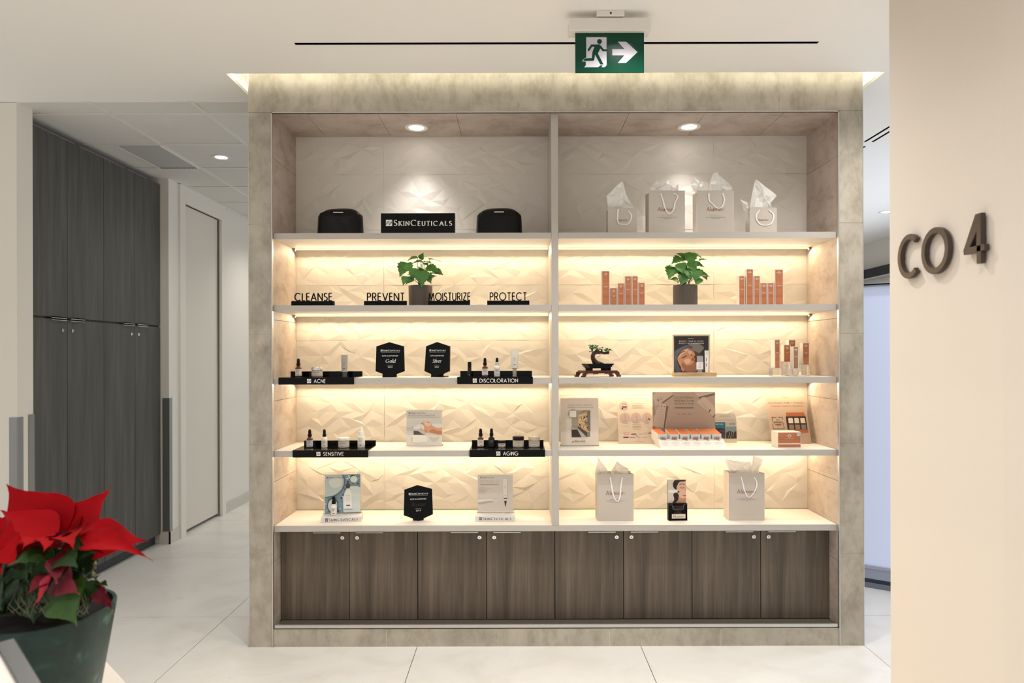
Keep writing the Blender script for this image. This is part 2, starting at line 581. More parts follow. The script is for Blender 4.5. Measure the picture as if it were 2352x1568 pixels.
# ---------------------------------------------------------------- object tagging
def tag(o, label, cat, group=None, kind=None):
    o['label'], o['category'] = label, cat
    if group:
        o['group'] = group
    if kind:
        o['kind'] = kind
    return o


def thing(name, label, cat, loc=(0, 0, 0), rotz=0.0, group=None, lean=0.0):
    o = bpy.data.objects.new(name, None)
    o.empty_display_size = 0.05
    COL.objects.link(o)
    o.location = loc
    o.rotation_euler = (-lean, 0, rotz)
    return tag(o, label, cat, group)


def struct(mb, name, label, cat, bevel=0.0):
    return tag(mb.build(name, None, bevel), label, cat, None, 'structure')


def at(x, y, Y):
    """world point seen at photo pixel x, y when it lies at depth Y"""
    x0 = x - ROLL * (y - VY)
    y0 = y + ROLL * (x - VX)
    return Vector(((x0 - VX) * Y / FPX, Y, EYE + (VY - y0) * Y / FPX))


def copy_tree(o, parent=None):
    c = o.copy()
    COL.objects.link(c)
    if parent:
        c.parent = parent
    for ch in list(o.children):
        copy_tree(ch, c)
    return c

# ================================================================ THE ROOM
rng = random.Random(11)
UX0, UX1, UY0, UY1 = -1.464, 1.895, 3.733, 4.36      # the tiled display wall
RX0, RX1 = -1.336, 1.760                             # its recess
RZ1 = 2.922                                          # top of the recess
RYB = 4.137                                          # back of the recess
SY = 3.757                                           # front edge of the shelves

# floor: marble slabs with open joints
mb = MB()
mb.box(-5.2, 6.6, -1.2, 13.2, -0.05, -0.003, M_FGROUT)
T, x0, y0 = 1.223, -0.549 - 1.223 * 4, 4.165 - 1.22 * 5
for i in range(10):
    for j in range(13):
        a, b = x0 + i * T, y0 + j * 1.22
        if a > 6.5 or b > 13:
            continue
        mb.box(a + .0018, a + T - .0018, b + .0018, b + 1.22 - .0018, -0.02, 0, M_FLOOR)
struct(mb, 'floor', 'white marble floor slabs with thin dark joints', 'floor')

# plaster ceiling with the lit opening around the display wall and one slot for the linear diffuser
OX0, OX1, OY0, OY1 = -1.544, 1.965, 3.632, 4.46
SX0, SX1, SLY0, SLY1 = -1.065, 1.456, 3.276, 3.300
mb = MB()
Z0, Z1 = CEIL, CEIL + 0.02
def cb(xa, xb, ya, yb):
    mb.box(xa, xb, ya, yb, Z0, Z1, M_CEIL)
cb(-5.2, 6.6, -0.2, SLY0)
cb(-5.2, SX0, SLY0, SLY1)
cb(SX1, 6.6, SLY0, SLY1)
cb(-5.2, 6.6, SLY1, OY0)
cb(-5.2, OX0, OY0, 4.03)
cb(OX0, OX1, OY1, 13.2)
# right-hand side, with two slots for the pair of diffusers running into depth
for (xa, xb, ya, yb) in ((OX1, 2.455, OY0, 13.2), (2.455, 2.475, 4.83, 4.93), (2.475, 2.51, OY0, 13.2), (2.51, 2.53, 4.83, 4.93), (2.53, 6.6, OY0, 13.2),
                         (2.455, 2.475, OY0, 3.75), (2.51, 2.53, OY0, 3.75), (2.455, 2.475, 6.1, 13.2), (2.51, 2.53, 6.1, 13.2)):
    cb(xa, xb, ya, yb)
# light cove above the opening
CT = 3.42
mb.box(OX0 - .22, OX1 + .22, OY0 - .22, OY1 + .2, CT, CT + .02, M_CEIL)
mb.box(OX0 - .24, OX0 - .22, OY0 - .22, OY1 + .2, Z1, CT, M_CEIL)
mb.box(OX1 + .22, OX1 + .24, OY0 - .22, OY1 + .2, Z1, CT, M_CEIL)
mb.box(OX0 - .22, OX1 + .22, OY0 - .24, OY0 - .22, Z1, CT, M_CEIL)
mb.box(OX0 - .22, OX1 + .22, OY1 + .2, OY1 + .22, Z1, CT, M_CEIL)
struct(mb, 'ceiling', 'smooth white plaster ceiling with a lit cove around the display wall', 'ceiling')

# lay-in ceiling of the corridor
mb = MB()
GX = [-4.36 + .61 * k for k in range(6)]
GX = [g for g in (-3.75, -3.14, -2.53, -1.92, OX0 - .0)]
GY = [4.03] + [4.24 + .6135 * k for k in range(15)]
for a, b in zip(GX[:-1], GX[1:]):
    for c, d in zip(GY[:-1], GY[1:]):
        mb.box(a, b, c, d, CEIL + .004, CEIL + .018, M_TILEC)
for g in GX[1:-1]:
    mb.box(g - .012, g + .012, 4.03, GY[-1], CEIL - .001, CEIL + .004, M_TBAR)
for g in GY:
    mb.box(-3.75, OX0, g - .012 if g > 4.04 else g, g + .012, CEIL - .0015, CEIL + .0035, M_TBAR)
mb.box(-2.95, -2.925, 5.96, GY[-1], CEIL - .012, CEIL + .003, M_TBAR)
struct(mb, 'ceiling', 'lay-in tile ceiling with white metal grid over the corridor', 'ceiling')

# corridor vent and black linear diffusers
t = thing('ceiling_vent', 'grey perforated vent panel in the corridor tile ceiling', 'vent', (-2.69, 5.16, CEIL - .001))
mb = MB()
mb.box(-.15, .148, -.295, .295, -.004, .003, mat('vent_grey', '#b9bab8', .6))
mb.build('vent_panel', t)
mb = MB()
for k in range(14):
    mb.box(-.14 + k * .0205, -.13 + k * .0205, .262, .29, -.0052, -.004, mat('vent_dark', '#55585a', .7))
mb.build('perforation', t)
mb = MB()
mb.box(-.163, -.15, -.3, .3, -.006, .003, M_TBAR)
mb.box(.148, .155, -.3, .3, -.006, .003, M_TBAR)
mb.build('frame', t)

def diffuser(label, xa, xb, ya, yb, along):
    t = thing('linear_diffuser', label, 'air diffuser', ((xa + xb) / 2, (ya + yb) / 2, CEIL), 0)
    w, d = (xb - xa) / 2, (yb - ya) / 2
    mb = MB()
    mb.box(-w, w, -d, d, .045, .05, M_BLACK)
    mb.box(-w, -w + .002, -d, d, .001, .045, M_BLACK)
    mb.box(w - .002, w, -d, d, .001, .045, M_BLACK)
    mb.box(-w, w, -d, -d + .002, .001, .045, M_BLACK)
    mb.box(-w, w, d - .002, d, .001, .045, M_BLACK)
    mb.build('slot', t)
    mb = MB()
    if along == 'x':
        mb.box(-w, w, -.0008, .0008, .008, .03, mat('vane', '#1c1c20', .4))
    else:
        mb.box(-.0008, .0008, -d, d, .008, .03, mat('vane', '#1c1c20', .4))
    mb.build('vane', t)
diffuser('long black slot diffuser in the ceiling in front of the display wall', SX0, SX1, SLY0, SLY1, 'x')
for (xa, xb, la) in ((2.455, 2.475, 'left of two'), (2.51, 2.53, 'right of two')):
    diffuser('near black slot diffuser right of the display wall, %s' % la, xa, xb, 3.75, 4.83, 'y')
    diffuser('far black slot diffuser right of the display wall, %s' % la, xa, xb, 4.93, 6.1, 'y')

# left pier, column and corridor wall
mb = MB()
mb.box(-5.2, -2.95, 4.03, 4.165, 0, CEIL + .02, M_WALL)
struct(mb, 'wall_left', 'white wall end at the left of the tall cabinets', 'wall', .002)
mb = MB()
mb.box(-4.2, -2.95, 5.79, 5.96, 0, CEIL + .02, M_WALL)
mb.box(-4.2, -2.95, 6.86, 11.5, 0, CEIL + .02, M_WALL)
mb.box(-4.2, -2.95, 5.96, 6.86, 2.96, CEIL + .02, M_WALL)
struct(mb, 'wall_corridor', 'cream corridor wall with a flush door', 'wall', .002)
mb = MB()
mb.box(-4.22, -3.70, 4.165, 5.79, 0, CEIL + .02, M_WALL)
mb.box(-4.2, -1.5, 11.5, 11.6, 0, CEIL + .02, M_WALL)
struct(mb, 'wall_far', 'cream wall closing the corridor', 'wall')
mb = MB()
mb.box(-2.955, -2.928, 5.95, 6.045, 0, CEIL, M_WALL)
mb.box(-2.955, -2.928, 6.785, 6.87, 0, CEIL, M_WALL)
mb.box(-2.955, -2.928, 6.045, 6.785, 2.945, CEIL, M_WALL)
struct(mb, 'trim_1', 'cream door casing up to the ceiling', 'door frame', .002)
mb = MB()
mb.box(-3.02, -2.972, 6.046, 6.78, .028, 2.941, mat('door_paint', '#dfd9cd', .6))
struct(mb, 'door_1', 'tall flush cream door in the corridor', 'door', .002)
mb = MB()
mb.box(-3.05, -3.03, 5.99, 6.84, .0, 2.96, M_BLACK)  # black sheet put in for the shade that shows round the door
struct(mb, 'door_gap_shade', 'black sheet standing in for the shade behind the corridor door', 'painted shade')
M_BASE = mat('baseboard_paint', '#cdc8bf', .55)
mb = MB()
mb.box(-3.03, -2.938, 5.776, 5.79, 0, .105, M_BASE)
mb.box(-2.95, -2.938, 5.776, 5.949, 0, .105, M_BASE)
struct(mb, 'baseboard_column', 'pale baseboard round the wall end beside the cabinets', 'baseboard', .001)
mb = MB()
mb.box(-2.95, -2.938, 6.872, 11.5, 0, .105, M_BASE)
struct(mb, 'baseboard_corridor', 'pale baseboard along the corridor wall', 'baseboard', .001)
def guard(label, cx, cy, sx, sy, z0, z1, w1, w2):
    """L-shaped corner guard on the corner at cx, cy: flanges run along sx (x) and sy (y)"""
    mb = MB()
    mb.box(min(cx, cx + sx * w1), max(cx, cx + sx * w1), cy - sy * .004, cy - sy * .0005, z0, z1, M_STEEL)
    mb.box(cx + .0005, cx + .004, min(cy - sy * .004, cy + sy * w2), max(cy - sy * .004, cy + sy * w2), z0, z1, M_STEEL)
    o = mb.build('corner_guard')
    tag(o, label, 'corner guard')
guard('satin steel corner guard on the near corner of the left wall end', -2.95, 4.03, -1, 1, .1, 1.232, .045, .045)
guard('satin steel corner guard on the wall end against the first tall cabinet', -2.95, 4.165, -1, -1, .1, 1.24, .02, .045)
guard('dark steel corner guard right of the tall cabinets, above the baseboard', -2.95, 5.79, -1, 1, .106, 1.235, .055, .045)

# ---------------------------------------------------------------- tall cabinets
def lock(parent, x, y, z, face):
    mb = MB()
    mb.M = Matrix.Translation((x, y, z)) @ (Matrix.Rotation(math.radians(90), 4, 'X') if face == 'y' else Matrix.Rotation(math.radians(90), 4, 'Y'))
    mb.lathe([(.0001, 0), (.0115, 0), (.0115, .003), (.0095, .0045), (.0045, .0045), (.0043, .0025), (.0001, .0025)], M_CHROME, seg=20)
    mb.box(-.0016, .0016, -.0035, .0035, .0026, .0032, M_BLACK)
    mb.build('lock', parent)

CX = -3.02
DY = [4.184, 4.589, 4.995, 5.40, 5.785]
for k, which in enumerate(('nearer', 'farther')):
    ya, ym, yb = DY[2 * k], DY[2 * k + 1], DY[2 * k + 2]
    t = thing('tall_cabinet', '%s full-height charcoal woodgrain cabinet with four doors on the left' % which, 'cabinet', (CX, ya, 0), 0, 'tall charcoal cabinets')
    mb = MB()
    mb.box(-.6, -.022, .0, yb - ya - .001, .085, 3.045, M_WOODG)
    mb.build('body', t)
    mb = MB()
    mb.box(-.6, -.05, .0, yb - ya - .001, 0, .085, mat('toe_kick', '#3c3d3d', .6))
    mb.build('toe_kick', t)
    for (a, b, side) in ((ya, ym, 1), (ym, yb, -1)):
        for up in (0, 1):
            z0, z1 = ((.088, 1.836) if not up else (1.850, 3.043))
            mb = MB()
            mb.box(-.02, 0, a - ya + .002, b - ya - .002, z0, z1, M_WOODG)
            d = mb.build('door', t, .001)
            mb = MB()
            e0 = (b - ya - .17, b - ya - .02) if side == 1 else (a - ya + .02, a - ya + .17)
            zz = z1 if not up else z0
            mb.box(-.01, .012, e0[0], e0[1], zz - .0035 if not up else zz - .0035, zz + .0035, M_ALU)
            mb.box(.009, .012, e0[0], e0[1], zz - .008, zz + .004, M_ALU)
            mb.build('handle', d)
            if not up:
                lock(d, .0005, (b - ya - .05) if side == 1 else (a - ya + .05), 1.765, 'x')

# ---------------------------------------------------------------- right wall
mb = MB()
mb.vprism([(1.2, 2.198), (1.36, 2.198), (1.62, -.9), (1.5, -.9), (1.2, 1.684)], 0, CEIL + .02, M_WALLW)
struct(mb, 'wall_right', 'warm white wall at the right carrying dark letters', 'wall', .004)

# letters on the right wall, facing -x
M_SIGN = mat('dark_bronze_letter', '#4a4039', .38, .35)
def wall_letter(ch, xl, xr, yt, yb, label):
    Xw = 1.2
    # depth of the wall at each pixel column: X = (x - VX) * Y / F
    Yl, Yr = Xw * FPX / (xl - VX), Xw * FPX / (xr - VX)
    Yc = (Yl + Yr) / 2
    zt, zb = at((xl + xr) / 2, yt, Yc).z, at((xl + xr) / 2, yb, Yc).z
    h, wd = zt - zb, Yl - Yr
    mb = MB()
    g, adv = GLYPH[ch]
    sw = .017
    xs = [p[0] for s in g for p in s]
    zs = [p[1] for s in g for p in s]
    kx = (wd - sw) / (max(xs) - min(xs))
    kz = (h - sw) / (max(zs) - min(zs))
    if ch == '4':
        kz = h / 1.0
    if ch == '4':
        k4 = lambda p: ((p[0] - min(xs)) * kx - (wd - sw) / 2, p[1] * kz)
        (sx_, _), (lx_, zc_) = k4((.5, 0)), k4((0, .3))
        mb.prism([(sx_ - sw * .8, h), (sx_ + sw * .4, h), (sx_ + sw * .4, h - sw * 1.5), (lx_ + sw * 1.05, zc_), (lx_ - sw * .2, zc_)], -.0132, -.0002, M_SIGN)
    for s in g:
        if ch == '4' and s[1] == (0, .3):
            continue
        pts = [((p[0] - min(xs)) * kx - (wd - sw) / 2, (p[1] - min(zs)) * kz + (sw / 2 if ch != '4' else 0)) for p in s]
        mb.strip(pts, sw, -.0135, 0, M_SIGN)
    o = mb.build('wall_letter', None, .0012)
    o.location = (Xw - .0045, Yc, zb)
    o.rotation_euler = (0, 0, math.radians(-90))
    # spacer pins are part of the mounting, one mesh
    tag(o, label, 'letter', 'letters on the right wall')
    for st in g[:2]:
        pin = MB()
        p = st[len(st) // 2] if len(st) > 2 else ((st[0][0] + st[1][0]) / 2, (st[0][1] + st[1][1]) / 2)
        px, pz = (p[0] - min(xs)) * kx - (wd - sw) / 2, (p[1] - min(zs)) * kz + (sw / 2 if ch != '4' else 0)
        pin.box(px - .003, px + .003, -.002, .0046, pz - .003, pz + .003, M_SIGN)
        pin.build('spacer_pin', o)
wall_letter('C', 2075, 2120, 539, 640, 'dark bronze raised letter C on the right wall')
wall_letter('O', 2130, 2194, 522, 629, 'dark bronze raised letter O on the right wall')
wall_letter('4', 2224, 2283, 493, 607, 'dark bronze raised numeral 4 on the right wall')

# ---------------------------------------------------------------- side room at the right
mb = MB()
mb.box(4.78, 4.9, 5.2, 13.2, 0, CEIL + .02, M_WALL)
mb.box(1.9, 4.78, 12.4, 12.5, 0, CEIL + .02, M_WALL)
struct(mb, 'wall_side', 'pale wall of the room beyond the display wall', 'wall')
mb = MB()
mb.box(4.66, 4.775, 5.2, 12.4, 2.60, 2.72, mat('blind_pocket', '#1d1f24', .6))
mb.box(4.66, 4.7, 5.2, 12.4, 2.585, 2.60, M_ALU)
struct(mb, 'trim_3', 'dark blind pocket high on the far right wall', 'trim')
# frosted partition with aluminium rails
A, Bp = Vector((2.15, 4.86)), Vector((3.55, 3.92))
d2 = (Bp - A)
Ln = d2.length
ang = math.atan2(d2.y, d2.x)
wroot = thing('window_1', 'blue-lit frosted screen window between the display wall and the right wall', 'window', (A.x, A.y, 0), ang)
wroot['kind'] = 'structure'
mb = MB()
mb.box(0, Ln, -.006, .006, .15, 2.05, mat('frosted_daylight_screen', '#c3cce4', .5, emit=.34, emit_hex='#c9d4f2'))  # the pane's own faint glow stands in for daylight coming through
mb.build('window_pane', wroot)
mb = MB()
mb.box(0, Ln, -.03, .03, 2.05, 2.075, mat('bluish_rail', '#aeb4c4', .4))
mb.box(0, Ln, -.034, -.03, 2.062, 2.07, M_BLACK)
mb.build('window_head', wroot)
mb = MB()
mb.box(0, Ln, -.03, .03, .0, .035, mat('grey_rail', '#767c8e', .4))
mb.box(0, Ln, -.022, .022, .035, .06, mat('dark_track', '#3b3f4c', .4, .5))
mb.box(0, Ln, -.02, .02, .06, .13, mat('bottom_bar', '#a3aac0', .4))
mb.box(0, Ln, -.026, .026, .13, .15, mat('bluish_rail', '#aeb4c4', .4))
mb.build('window_sill', wroot)
mb = MB()
mb.tube([(.17, -.02, .33), (.17, -.02, 2.05)], .0025, M_WHITEP)
mb.box(.155, .185, -.03, -.007, .30, .34, M_STEEL)
mb.build('window_blind_cord', wroot)

# ---------------------------------------------------------------- display wall: tiled surround
def tiles_front(mb, xa, xb, za, zb, xj, zj, y, m, th=.0015, g=.0013):
    xs = [xa] + [v for v in xj if xa + .01 < v < xb - .01] + [xb]
    zs = [za] + [v for v in zj if za + .01 < v < zb - .01] + [zb]
    for a, b in zip(xs[:-1], xs[1:]):
        for c, d in zip(zs[:-1], zs[1:]):
            mb.box(a + (g if a > xa else 0), b - (g if b < xb else 0), y - th, y + .001, c + (g if c > za else 0), d - (g if d < zb else 0), m)

def tiles_side(mb, x, ya, yb, za, zb, yj, zj, sgn, m, th=.004, g=.0012):
    ys = [ya] + [v for v in yj if ya < v < yb] + [yb]
    zs = [za] + [v for v in zj if za + .01 < v < zb - .01] + [zb]
    for a, b in zip(ys[:-1], ys[1:]):
        for c, d in zip(zs[:-1], zs[1:]):
            mb.box(min(x, x + sgn * th), max(x, x + sgn * th), a, b, c + (g if c > za else 0), d - (g if d < zb else 0), m)

yf = UY0 + .0015
ZJ = [.505, 1.107, 1.707, 2.31, 2.916]
XJ = [-1.007, -.398, .214, .826, 1.437]
mb = MB()
mb.box(UX0 + .004, RX0 - .008, yf, UY1, 0, 2.9225, M_GROUT)
tiles_front(mb, UX0, RX0 - .004, 0, 2.9215, [], ZJ, yf, M_STONE)
tiles_side(mb, UX0 + .004, yf, UY1, 0, 2.9215, [], ZJ, -1, M_STONE)
struct(mb, 'wall_pier_left', 'grey stone tiled pier at the left of the shelving recess', 'wall')
mb = MB()
mb.box(RX1 + .008, UX1 - .004, yf, UY1, 0, 2.9225, M_GROUT)
tiles_front(mb, RX1 + .004, UX1, 0, 2.9215, [], ZJ, yf, M_STONE)
tiles_side(mb, UX1 - .004, yf, UY1, 0, 2.9215, [], ZJ, 1, M_STONE)
struct(mb, 'wall_pier_right', 'grey stone tiled pier at the right of the shelving recess', 'wall')
mb = MB()
mb.box(UX0 + .004, UX1 - .004, yf, UY1, RZ1 + .006, CT, M_GROUT)
tiles_front(mb, UX0, UX1, 2.9235, CT, XJ, [], yf, M_STONE)
tiles_side(mb, UX0 + .004, yf, UY1, 2.9235, CT, [], [], -1, M_STONE)
tiles_side(mb, UX1 - .004, yf, UY1, 2.9235, CT, [], [], 1, M_STONE)
struct(mb, 'wall_header', 'grey stone tiled band above the shelving recess', 'wall')
mb = MB()
mb.box(RX0 - .0075, RX1 + .0075, yf, UY1, 0, .09, M_GROUT)
tiles_front(mb, RX0, RX1, 0, .096, [-.717, -.107, .503, 1.113], [], yf + .001, M_STONE)
struct(mb, 'wall_plinth', 'low grey stone tiled plinth under the base cabinets', 'wall')
mb = MB()
mb.box(RX0 - .0075, RX1 + .0075, RYB + .02, UY1, .09, RZ1 + .006, M_GROUT)
struct(mb, 'wall_core', 'plain rear of the shelving recess', 'wall')
mb = MB()
SZ = [.46, .898, 1.343, 1.79, 2.235, 2.68]
mb.box(RX0 - .0075, RX0 - .005, UY0 + .004, RYB + .01, .1, RZ1, M_GROUTD)
mb.box(RX1 + .005, RX1 + .0075, UY0 + .004, RYB + .01, .1, RZ1, M_GROUTD)
mb.box(RX0 - .0075, RX1 + .0075, UY0 + .004, RYB + .01, RZ1 + .0005, RZ1 + .004, M_GROUTD)
tiles_side(mb, RX0 - .005, UY0 + .003, RYB + .01, .1, RZ1, [], SZ, 1, M_STONE2)
tiles_side(mb, RX1 + .005, UY0 + .003, RYB + .01, .1, RZ1, [], SZ, -1, M_STONE2)
cj = [RX0 - .005, -1.02, -.60 - .06, -.29, .02, .50, .86, 1.22, 1.58, RX1 + .005]
cj = [RX0 - .005, -1.155, -.76, -.33, .2, .62, 1.04, 1.47, RX1 + .005]
for a, b in zip(cj[:-1], cj[1:]):
    mb.box(a + .0012, b - .0012, UY0 + .003, RYB + .01, RZ1 - .004, RZ1 + .0015, M_STONE2)
struct(mb, 'wall_recess', 'pinkish stone tile lining the sides and top of the recess', 'wall')

# relief tile back of the recess: rows of faceted panels, each a random triangle relief
mb = MB()
zr = [.6575] + [.678 + .335 * k for k in range(7)] + [RZ1 - .004]
zr = [z for i, z in enumerate(zr) if i == 0 or z - zr[0] > .05]
xr = [RX0 - .001, -.805, .195, 1.195, RX1 + .001]
relief = mb
for (a, b) in zip(xr[:-1], xr[1:]):
    for (c, d) in zip(zr[:-1], zr[1:]):
        nx, nz = max(2, round((b - a) / .07)), max(2, round((d - c) / .05))
        P = {}
        for i in range(nx + 1):
            for j in range(nz + 1):
                edge_x, edge_z = i in (0, nx), j in (0, nz)
                px = a + (b - a) * i / nx + (0 if edge_x else rng.uniform(-.4, .4) * (b - a) / nx)
                pz = c + (d - c) * j / nz + (0 if edge_z else rng.uniform(-.38, .38) * (d - c) / nz)
                px = min(max(px, a + .0004), b - .0004)
                pz = min(max(pz, c + .0004), d - .0004)
                dep = ((0 if (i + j) % 2 else .0062) + rng.uniform(-.001, .0035)) if not (edge_x or edge_z) else rng.uniform(.002, .0055)
                P[i, j] = (px, RYB + .001 + dep * .55, pz)
        vs = list(P.values())
        ix = {k: n for n, k in enumerate(P)}
        fs = []
        for i in range(nx):
            for j in range(nz):
                q = [ix[i, j], ix[i + 1, j], ix[i + 1, j + 1], ix[i, j + 1]]
                fs += [(q[0], q[1], q[2]), (q[0], q[2], q[3])] if rng.random() < .5 else [(q[0], q[1], q[3]), (q[1], q[2], q[3])]
        mb.add(vs, fs, M_RELIEF)
mb.box(RX0 - .004, RX1 + .004, RYB + .0145, RYB + .019, .6575, RZ1, M_GROUT)
struct(mb, 'wall_back', 'white faceted relief tile at the back of the recess', 'wall')

# metal edge trims of the recess and the wall corners
mb = MB()
mb.box(RX0 - .0045, RX0 + .0012, UY0 - .004, UY0 + .012, 0, RZ1 + .002, M_ALU)
mb.box(RX1 - .0012, RX1 + .0045, UY0 - .004, UY0 + .012, 0, RZ1 + .002, M_ALU)
mb.box(RX0 - .0045, RX1 + .0045, UY0 - .004, UY0 + .012, RZ1 - .004, RZ1 + .0015, M_ALU)
struct(mb, 'trim_4', 'thin aluminium trim edging the recess', 'trim')
mb = MB()
mb.box(UX0 - .0025, UX0 + .001, UY0 - .001, UY0 + .012, 0, CT, M_ALU)
mb.box(UX1 - .001, UX1 + .0025, UY0 - .001, UY0 + .012, 0, CT, M_ALU)
struct(mb, 'trim_5', 'thin aluminium trim on the outer corners of the display wall', 'trim')
mb = MB()
mb.box(RX0 + .004, RX1 - .004, UY0 + .004, UY0 + .022, .0975, .118, M_ALU)
struct(mb, 'trim_6', 'rounded aluminium strip under the base cabinets', 'trim', .004)
mb = MB()
mb.box(UX0 - .016, UX0 - .006, UY0 + .01, UY0 + .3, 0, .105, M_ALU)
struct(mb, 'baseboard_display', 'short aluminium-capped baseboard at the left end of the display wall', 'baseboard', .003)

# cove light: LED tape lying on the ceiling lip round the opening, facing the wall and cove
mb = MB()
mb.box(OX0 - .1, OX1 + .1, OY0 - .218, OY0 - .205, 3.16, 3.34, M_COVELED)
mb.box(OX0 - .218, OX0 - .205, OY0 - .15, OY1 + .1, 3.16, 3.34, M_COVELED)
mb.box(OX1 + .205, OX1 + .218, OY0 - .15, OY1 + .1, 3.16, 3.34, M_COVELED)
tag(mb.build('cove_led_tape'), 'warm white light tape hidden in the ceiling cove', 'light strip')

# ================================================================ SHELVING
SHZ = [2.266, 1.8685, 1.4685, 1.0684]           # tops of the four upper shelf levels
TH = .033
DVX0, DVX1 = .192, .230
levels = ('topmost', 'second', 'third', 'fourth')
for side, (xa, xb) in (('left', (RX0 + .001, DVX0 - .001)), ('right', (DVX1 + .001, RX1 - .001))):
    for k, z in enumerate(SHZ):
        t = thing('shelf', '%s grey shelf with a warm light strip, %s bay of the recess' % (levels[k], side), 'shelf', ((xa + xb) / 2, SY, z), 0, 'grey shelves')
        w = (xb - xa) / 2
        mb = MB()
        mb.box(-w, w, 0, .0012, -TH, 0, M_SHELF)
        mb.box(-w, w, .0012, RYB - SY - .001, -TH, 0, M_SHELFT)
        mb.build('board', t)
        mb = MB()
        mb.box(-w + .01, w - .004, RYB - SY - .054, RYB - SY - .046, -TH - .009, -TH, M_LED)
        mb.build('light_strip', t)
        mb = MB()
        ex = -w if side == 'left' else w - .012
        mb.box(ex, ex + .012, RYB - SY - .060, RYB - SY - .036, -TH - .014, -TH, M_STEEL)
        mb.build('end_clip', t)
        # the strip's own light
        o = area_light('shelf_strip_light', (0, RYB - SY - .05, -TH - .0115), 2 * w - .02, .008, 5.8, (1.0, .78, .50), (math.radians(-28), 0, 0))
        o.parent = t
mb = MB()
mb.box(DVX0, DVX1, SY - .002, RYB - .001, .6575, RZ1 - .005, M_SHELF)
tag(mb.build('shelf_divider', None, .001), 'upright grey divider between the two shelving bays', 'divider')
mb = MB()
mb.box(RX0 + .001, RX1 - .001, SY - .001, SY + .0005, .6235, .6565, M_SHELF)
mb.box(RX0 + .001, RX1 - .001, SY + .0005, RYB - .001, .6235, .6565, M_SHELFT)
tag(mb.build('countertop'), 'long pale counter board above the base cabinets', 'countertop')

# ---------------------------------------------------------------- base cabinets
BY = 3.852
bw = (RX1 - RX0) / 8
names = ('leftmost', 'second from the left', 'third from the left', 'rightmost')
for k in range(4):
    xa = RX0 + 2 * k * bw
    t = thing('base_cabinet', '%s of the four low brown woodgrain cabinets with two doors' % names[k], 'cabinet', (xa, BY, .1), 0, 'low cabinets under the shelving')
    mb = MB()
    mb.box(.001, 2 * bw - .001, .02, .27, 0, .522, mat('cabinet_core', '#2c2722', .7))
    mb.build('body', t)
    mb = MB()
    mb.box(.006 if k == 0 else .0, 2 * bw - (.006 if k == 3 else 0), -.11, .02, -.012, 0, mat('plinth', '#5d564c', .6))
    mb.build('plinth', t)
    for j in (0, 1):
        mb = MB()
        mb.box(j * bw + .002, (j + 1) * bw - .002, 0, .018, .004, .498, M_WOOD)
        d = mb.build('door', t, .0008)
        mb = MB()
        e0 = (bw - .2, bw - .045) if j == 0 else (bw + .04, bw + .195)
        mb.box(e0[0], e0[1], -.012, .016, .498, .5005, M_ALU)
        mb.box(e0[0], e0[1], -.012, -.010, .4935, .5005, M_ALU)
        mb.build('handle', d)
        lock(d, bw - .038 if j == 0 else bw + .045, -.0005, .465, 'y')

# ---------------------------------------------------------------- downlights
def downlight(label, x, y, z, r, lamp=None, parent_light=True):
    t = thing('downlight', label, 'ceiling light', (x, y, z), 0, 'recessed downlights')
    mb = MB()
    mb.lathe([(r, 0), (r, -.004), (r * .95, -.006), (r * .68, -.004), (r * .66, .0)], M_WHITEP, seg=36)
    mb.build('trim_ring', t)
    mb = MB()
    mb.lathe([(r * .66, -.003), (.0001, -.0035)], M_LAMP, seg=32)
    mb.build('lamp', t)
    if lamp:
        spot_light('downlight_lamp', (0, 0, -.012), *lamp, parent=t)
downlight('recessed downlight over the left shelving bay', -.58, 3.97, RZ1 - .004, .066, (31, 86, (1, .97, .94), .05, 1.0))
downlight('recessed downlight over the right shelving bay', 1.005, 3.97, RZ1 - .004, .066, (31, 86, (1, .97, .94), .05, 1.0))
downlight('recessed downlight in the corridor tile ceiling', -2.234, 5.17, CEIL + .004, .066, (30, 140, (1, .94, .86), .05, 1.0))
downlight('small recessed downlight in the ceiling far right', 3.9, 7.2, CEIL, .075, (30, 150, (.92, .96, 1), .05, 1.0))

# ---------------------------------------------------------------- exit sign
EYd = 3.0
M_GREEN = mat('exit_green', '#08402f', .12, spec=.25)
M_PICT = mat('pictogram_white', '#c9c6d2', .3)
pa, pb = at(1321, 72, EYd), at(1479, 167, EYd)
t = thing('exit_sign', 'green running-man exit sign hanging from the ceiling', 'exit sign', ((pa.x + pb.x) / 2, EYd, CEIL))
pw, pz1, pz0 = (pb.x - pa.x), pa.z - CEIL, pb.z - CEIL
mb = MB()
mb.box(-.059, .062, -.03, .05, -.026, 0, M_WHITEP)
mb.build('ceiling_mount', t, .003)
mb = MB()
mb.lathe([(.0001, 0), (.004, 0), (.004, .001), (.0001, .001)], M_BLACK, cx=0, cy=0)
mb.M = Matrix.Identity(4)
o = mb.build('screw', t)
o.location = (.002, -.0305, -.014)
o.rotation_euler = (math.radians(90), 0, 0)
mb = MB()
mb.prism([(-.181, -.088), (.178, -.088), (.178, -.05), (.172, -.03), (-.178, -.03), (-.18, -.04)], -.025, .045, M_WHITEP)
mb.build('housing', t, .004)
mb = MB()
mb.box(-pw / 2, pw / 2, -.004, .004, pz0, pz1 + .004, M_GREEN)
u = lambda px, py: ((px - 285) / (1745 - 285) * pw - pw / 2, pz1 - (py - 570) / (1450 - 570) * (pz1 - pz0))
def pp(pts, y, m):
    mb.poly([u(*p) for p in pts], y, m)
pp([(518, 705), (950, 705), (950, 1300), (905, 1340), (840, 1340), (870, 1300), (815, 1300), (770, 1340), (470, 1340), (508, 1300), (508, 1220), (430, 1218), (450, 1180), (490, 1148), (518, 1140)], -.0043, M_PICT)
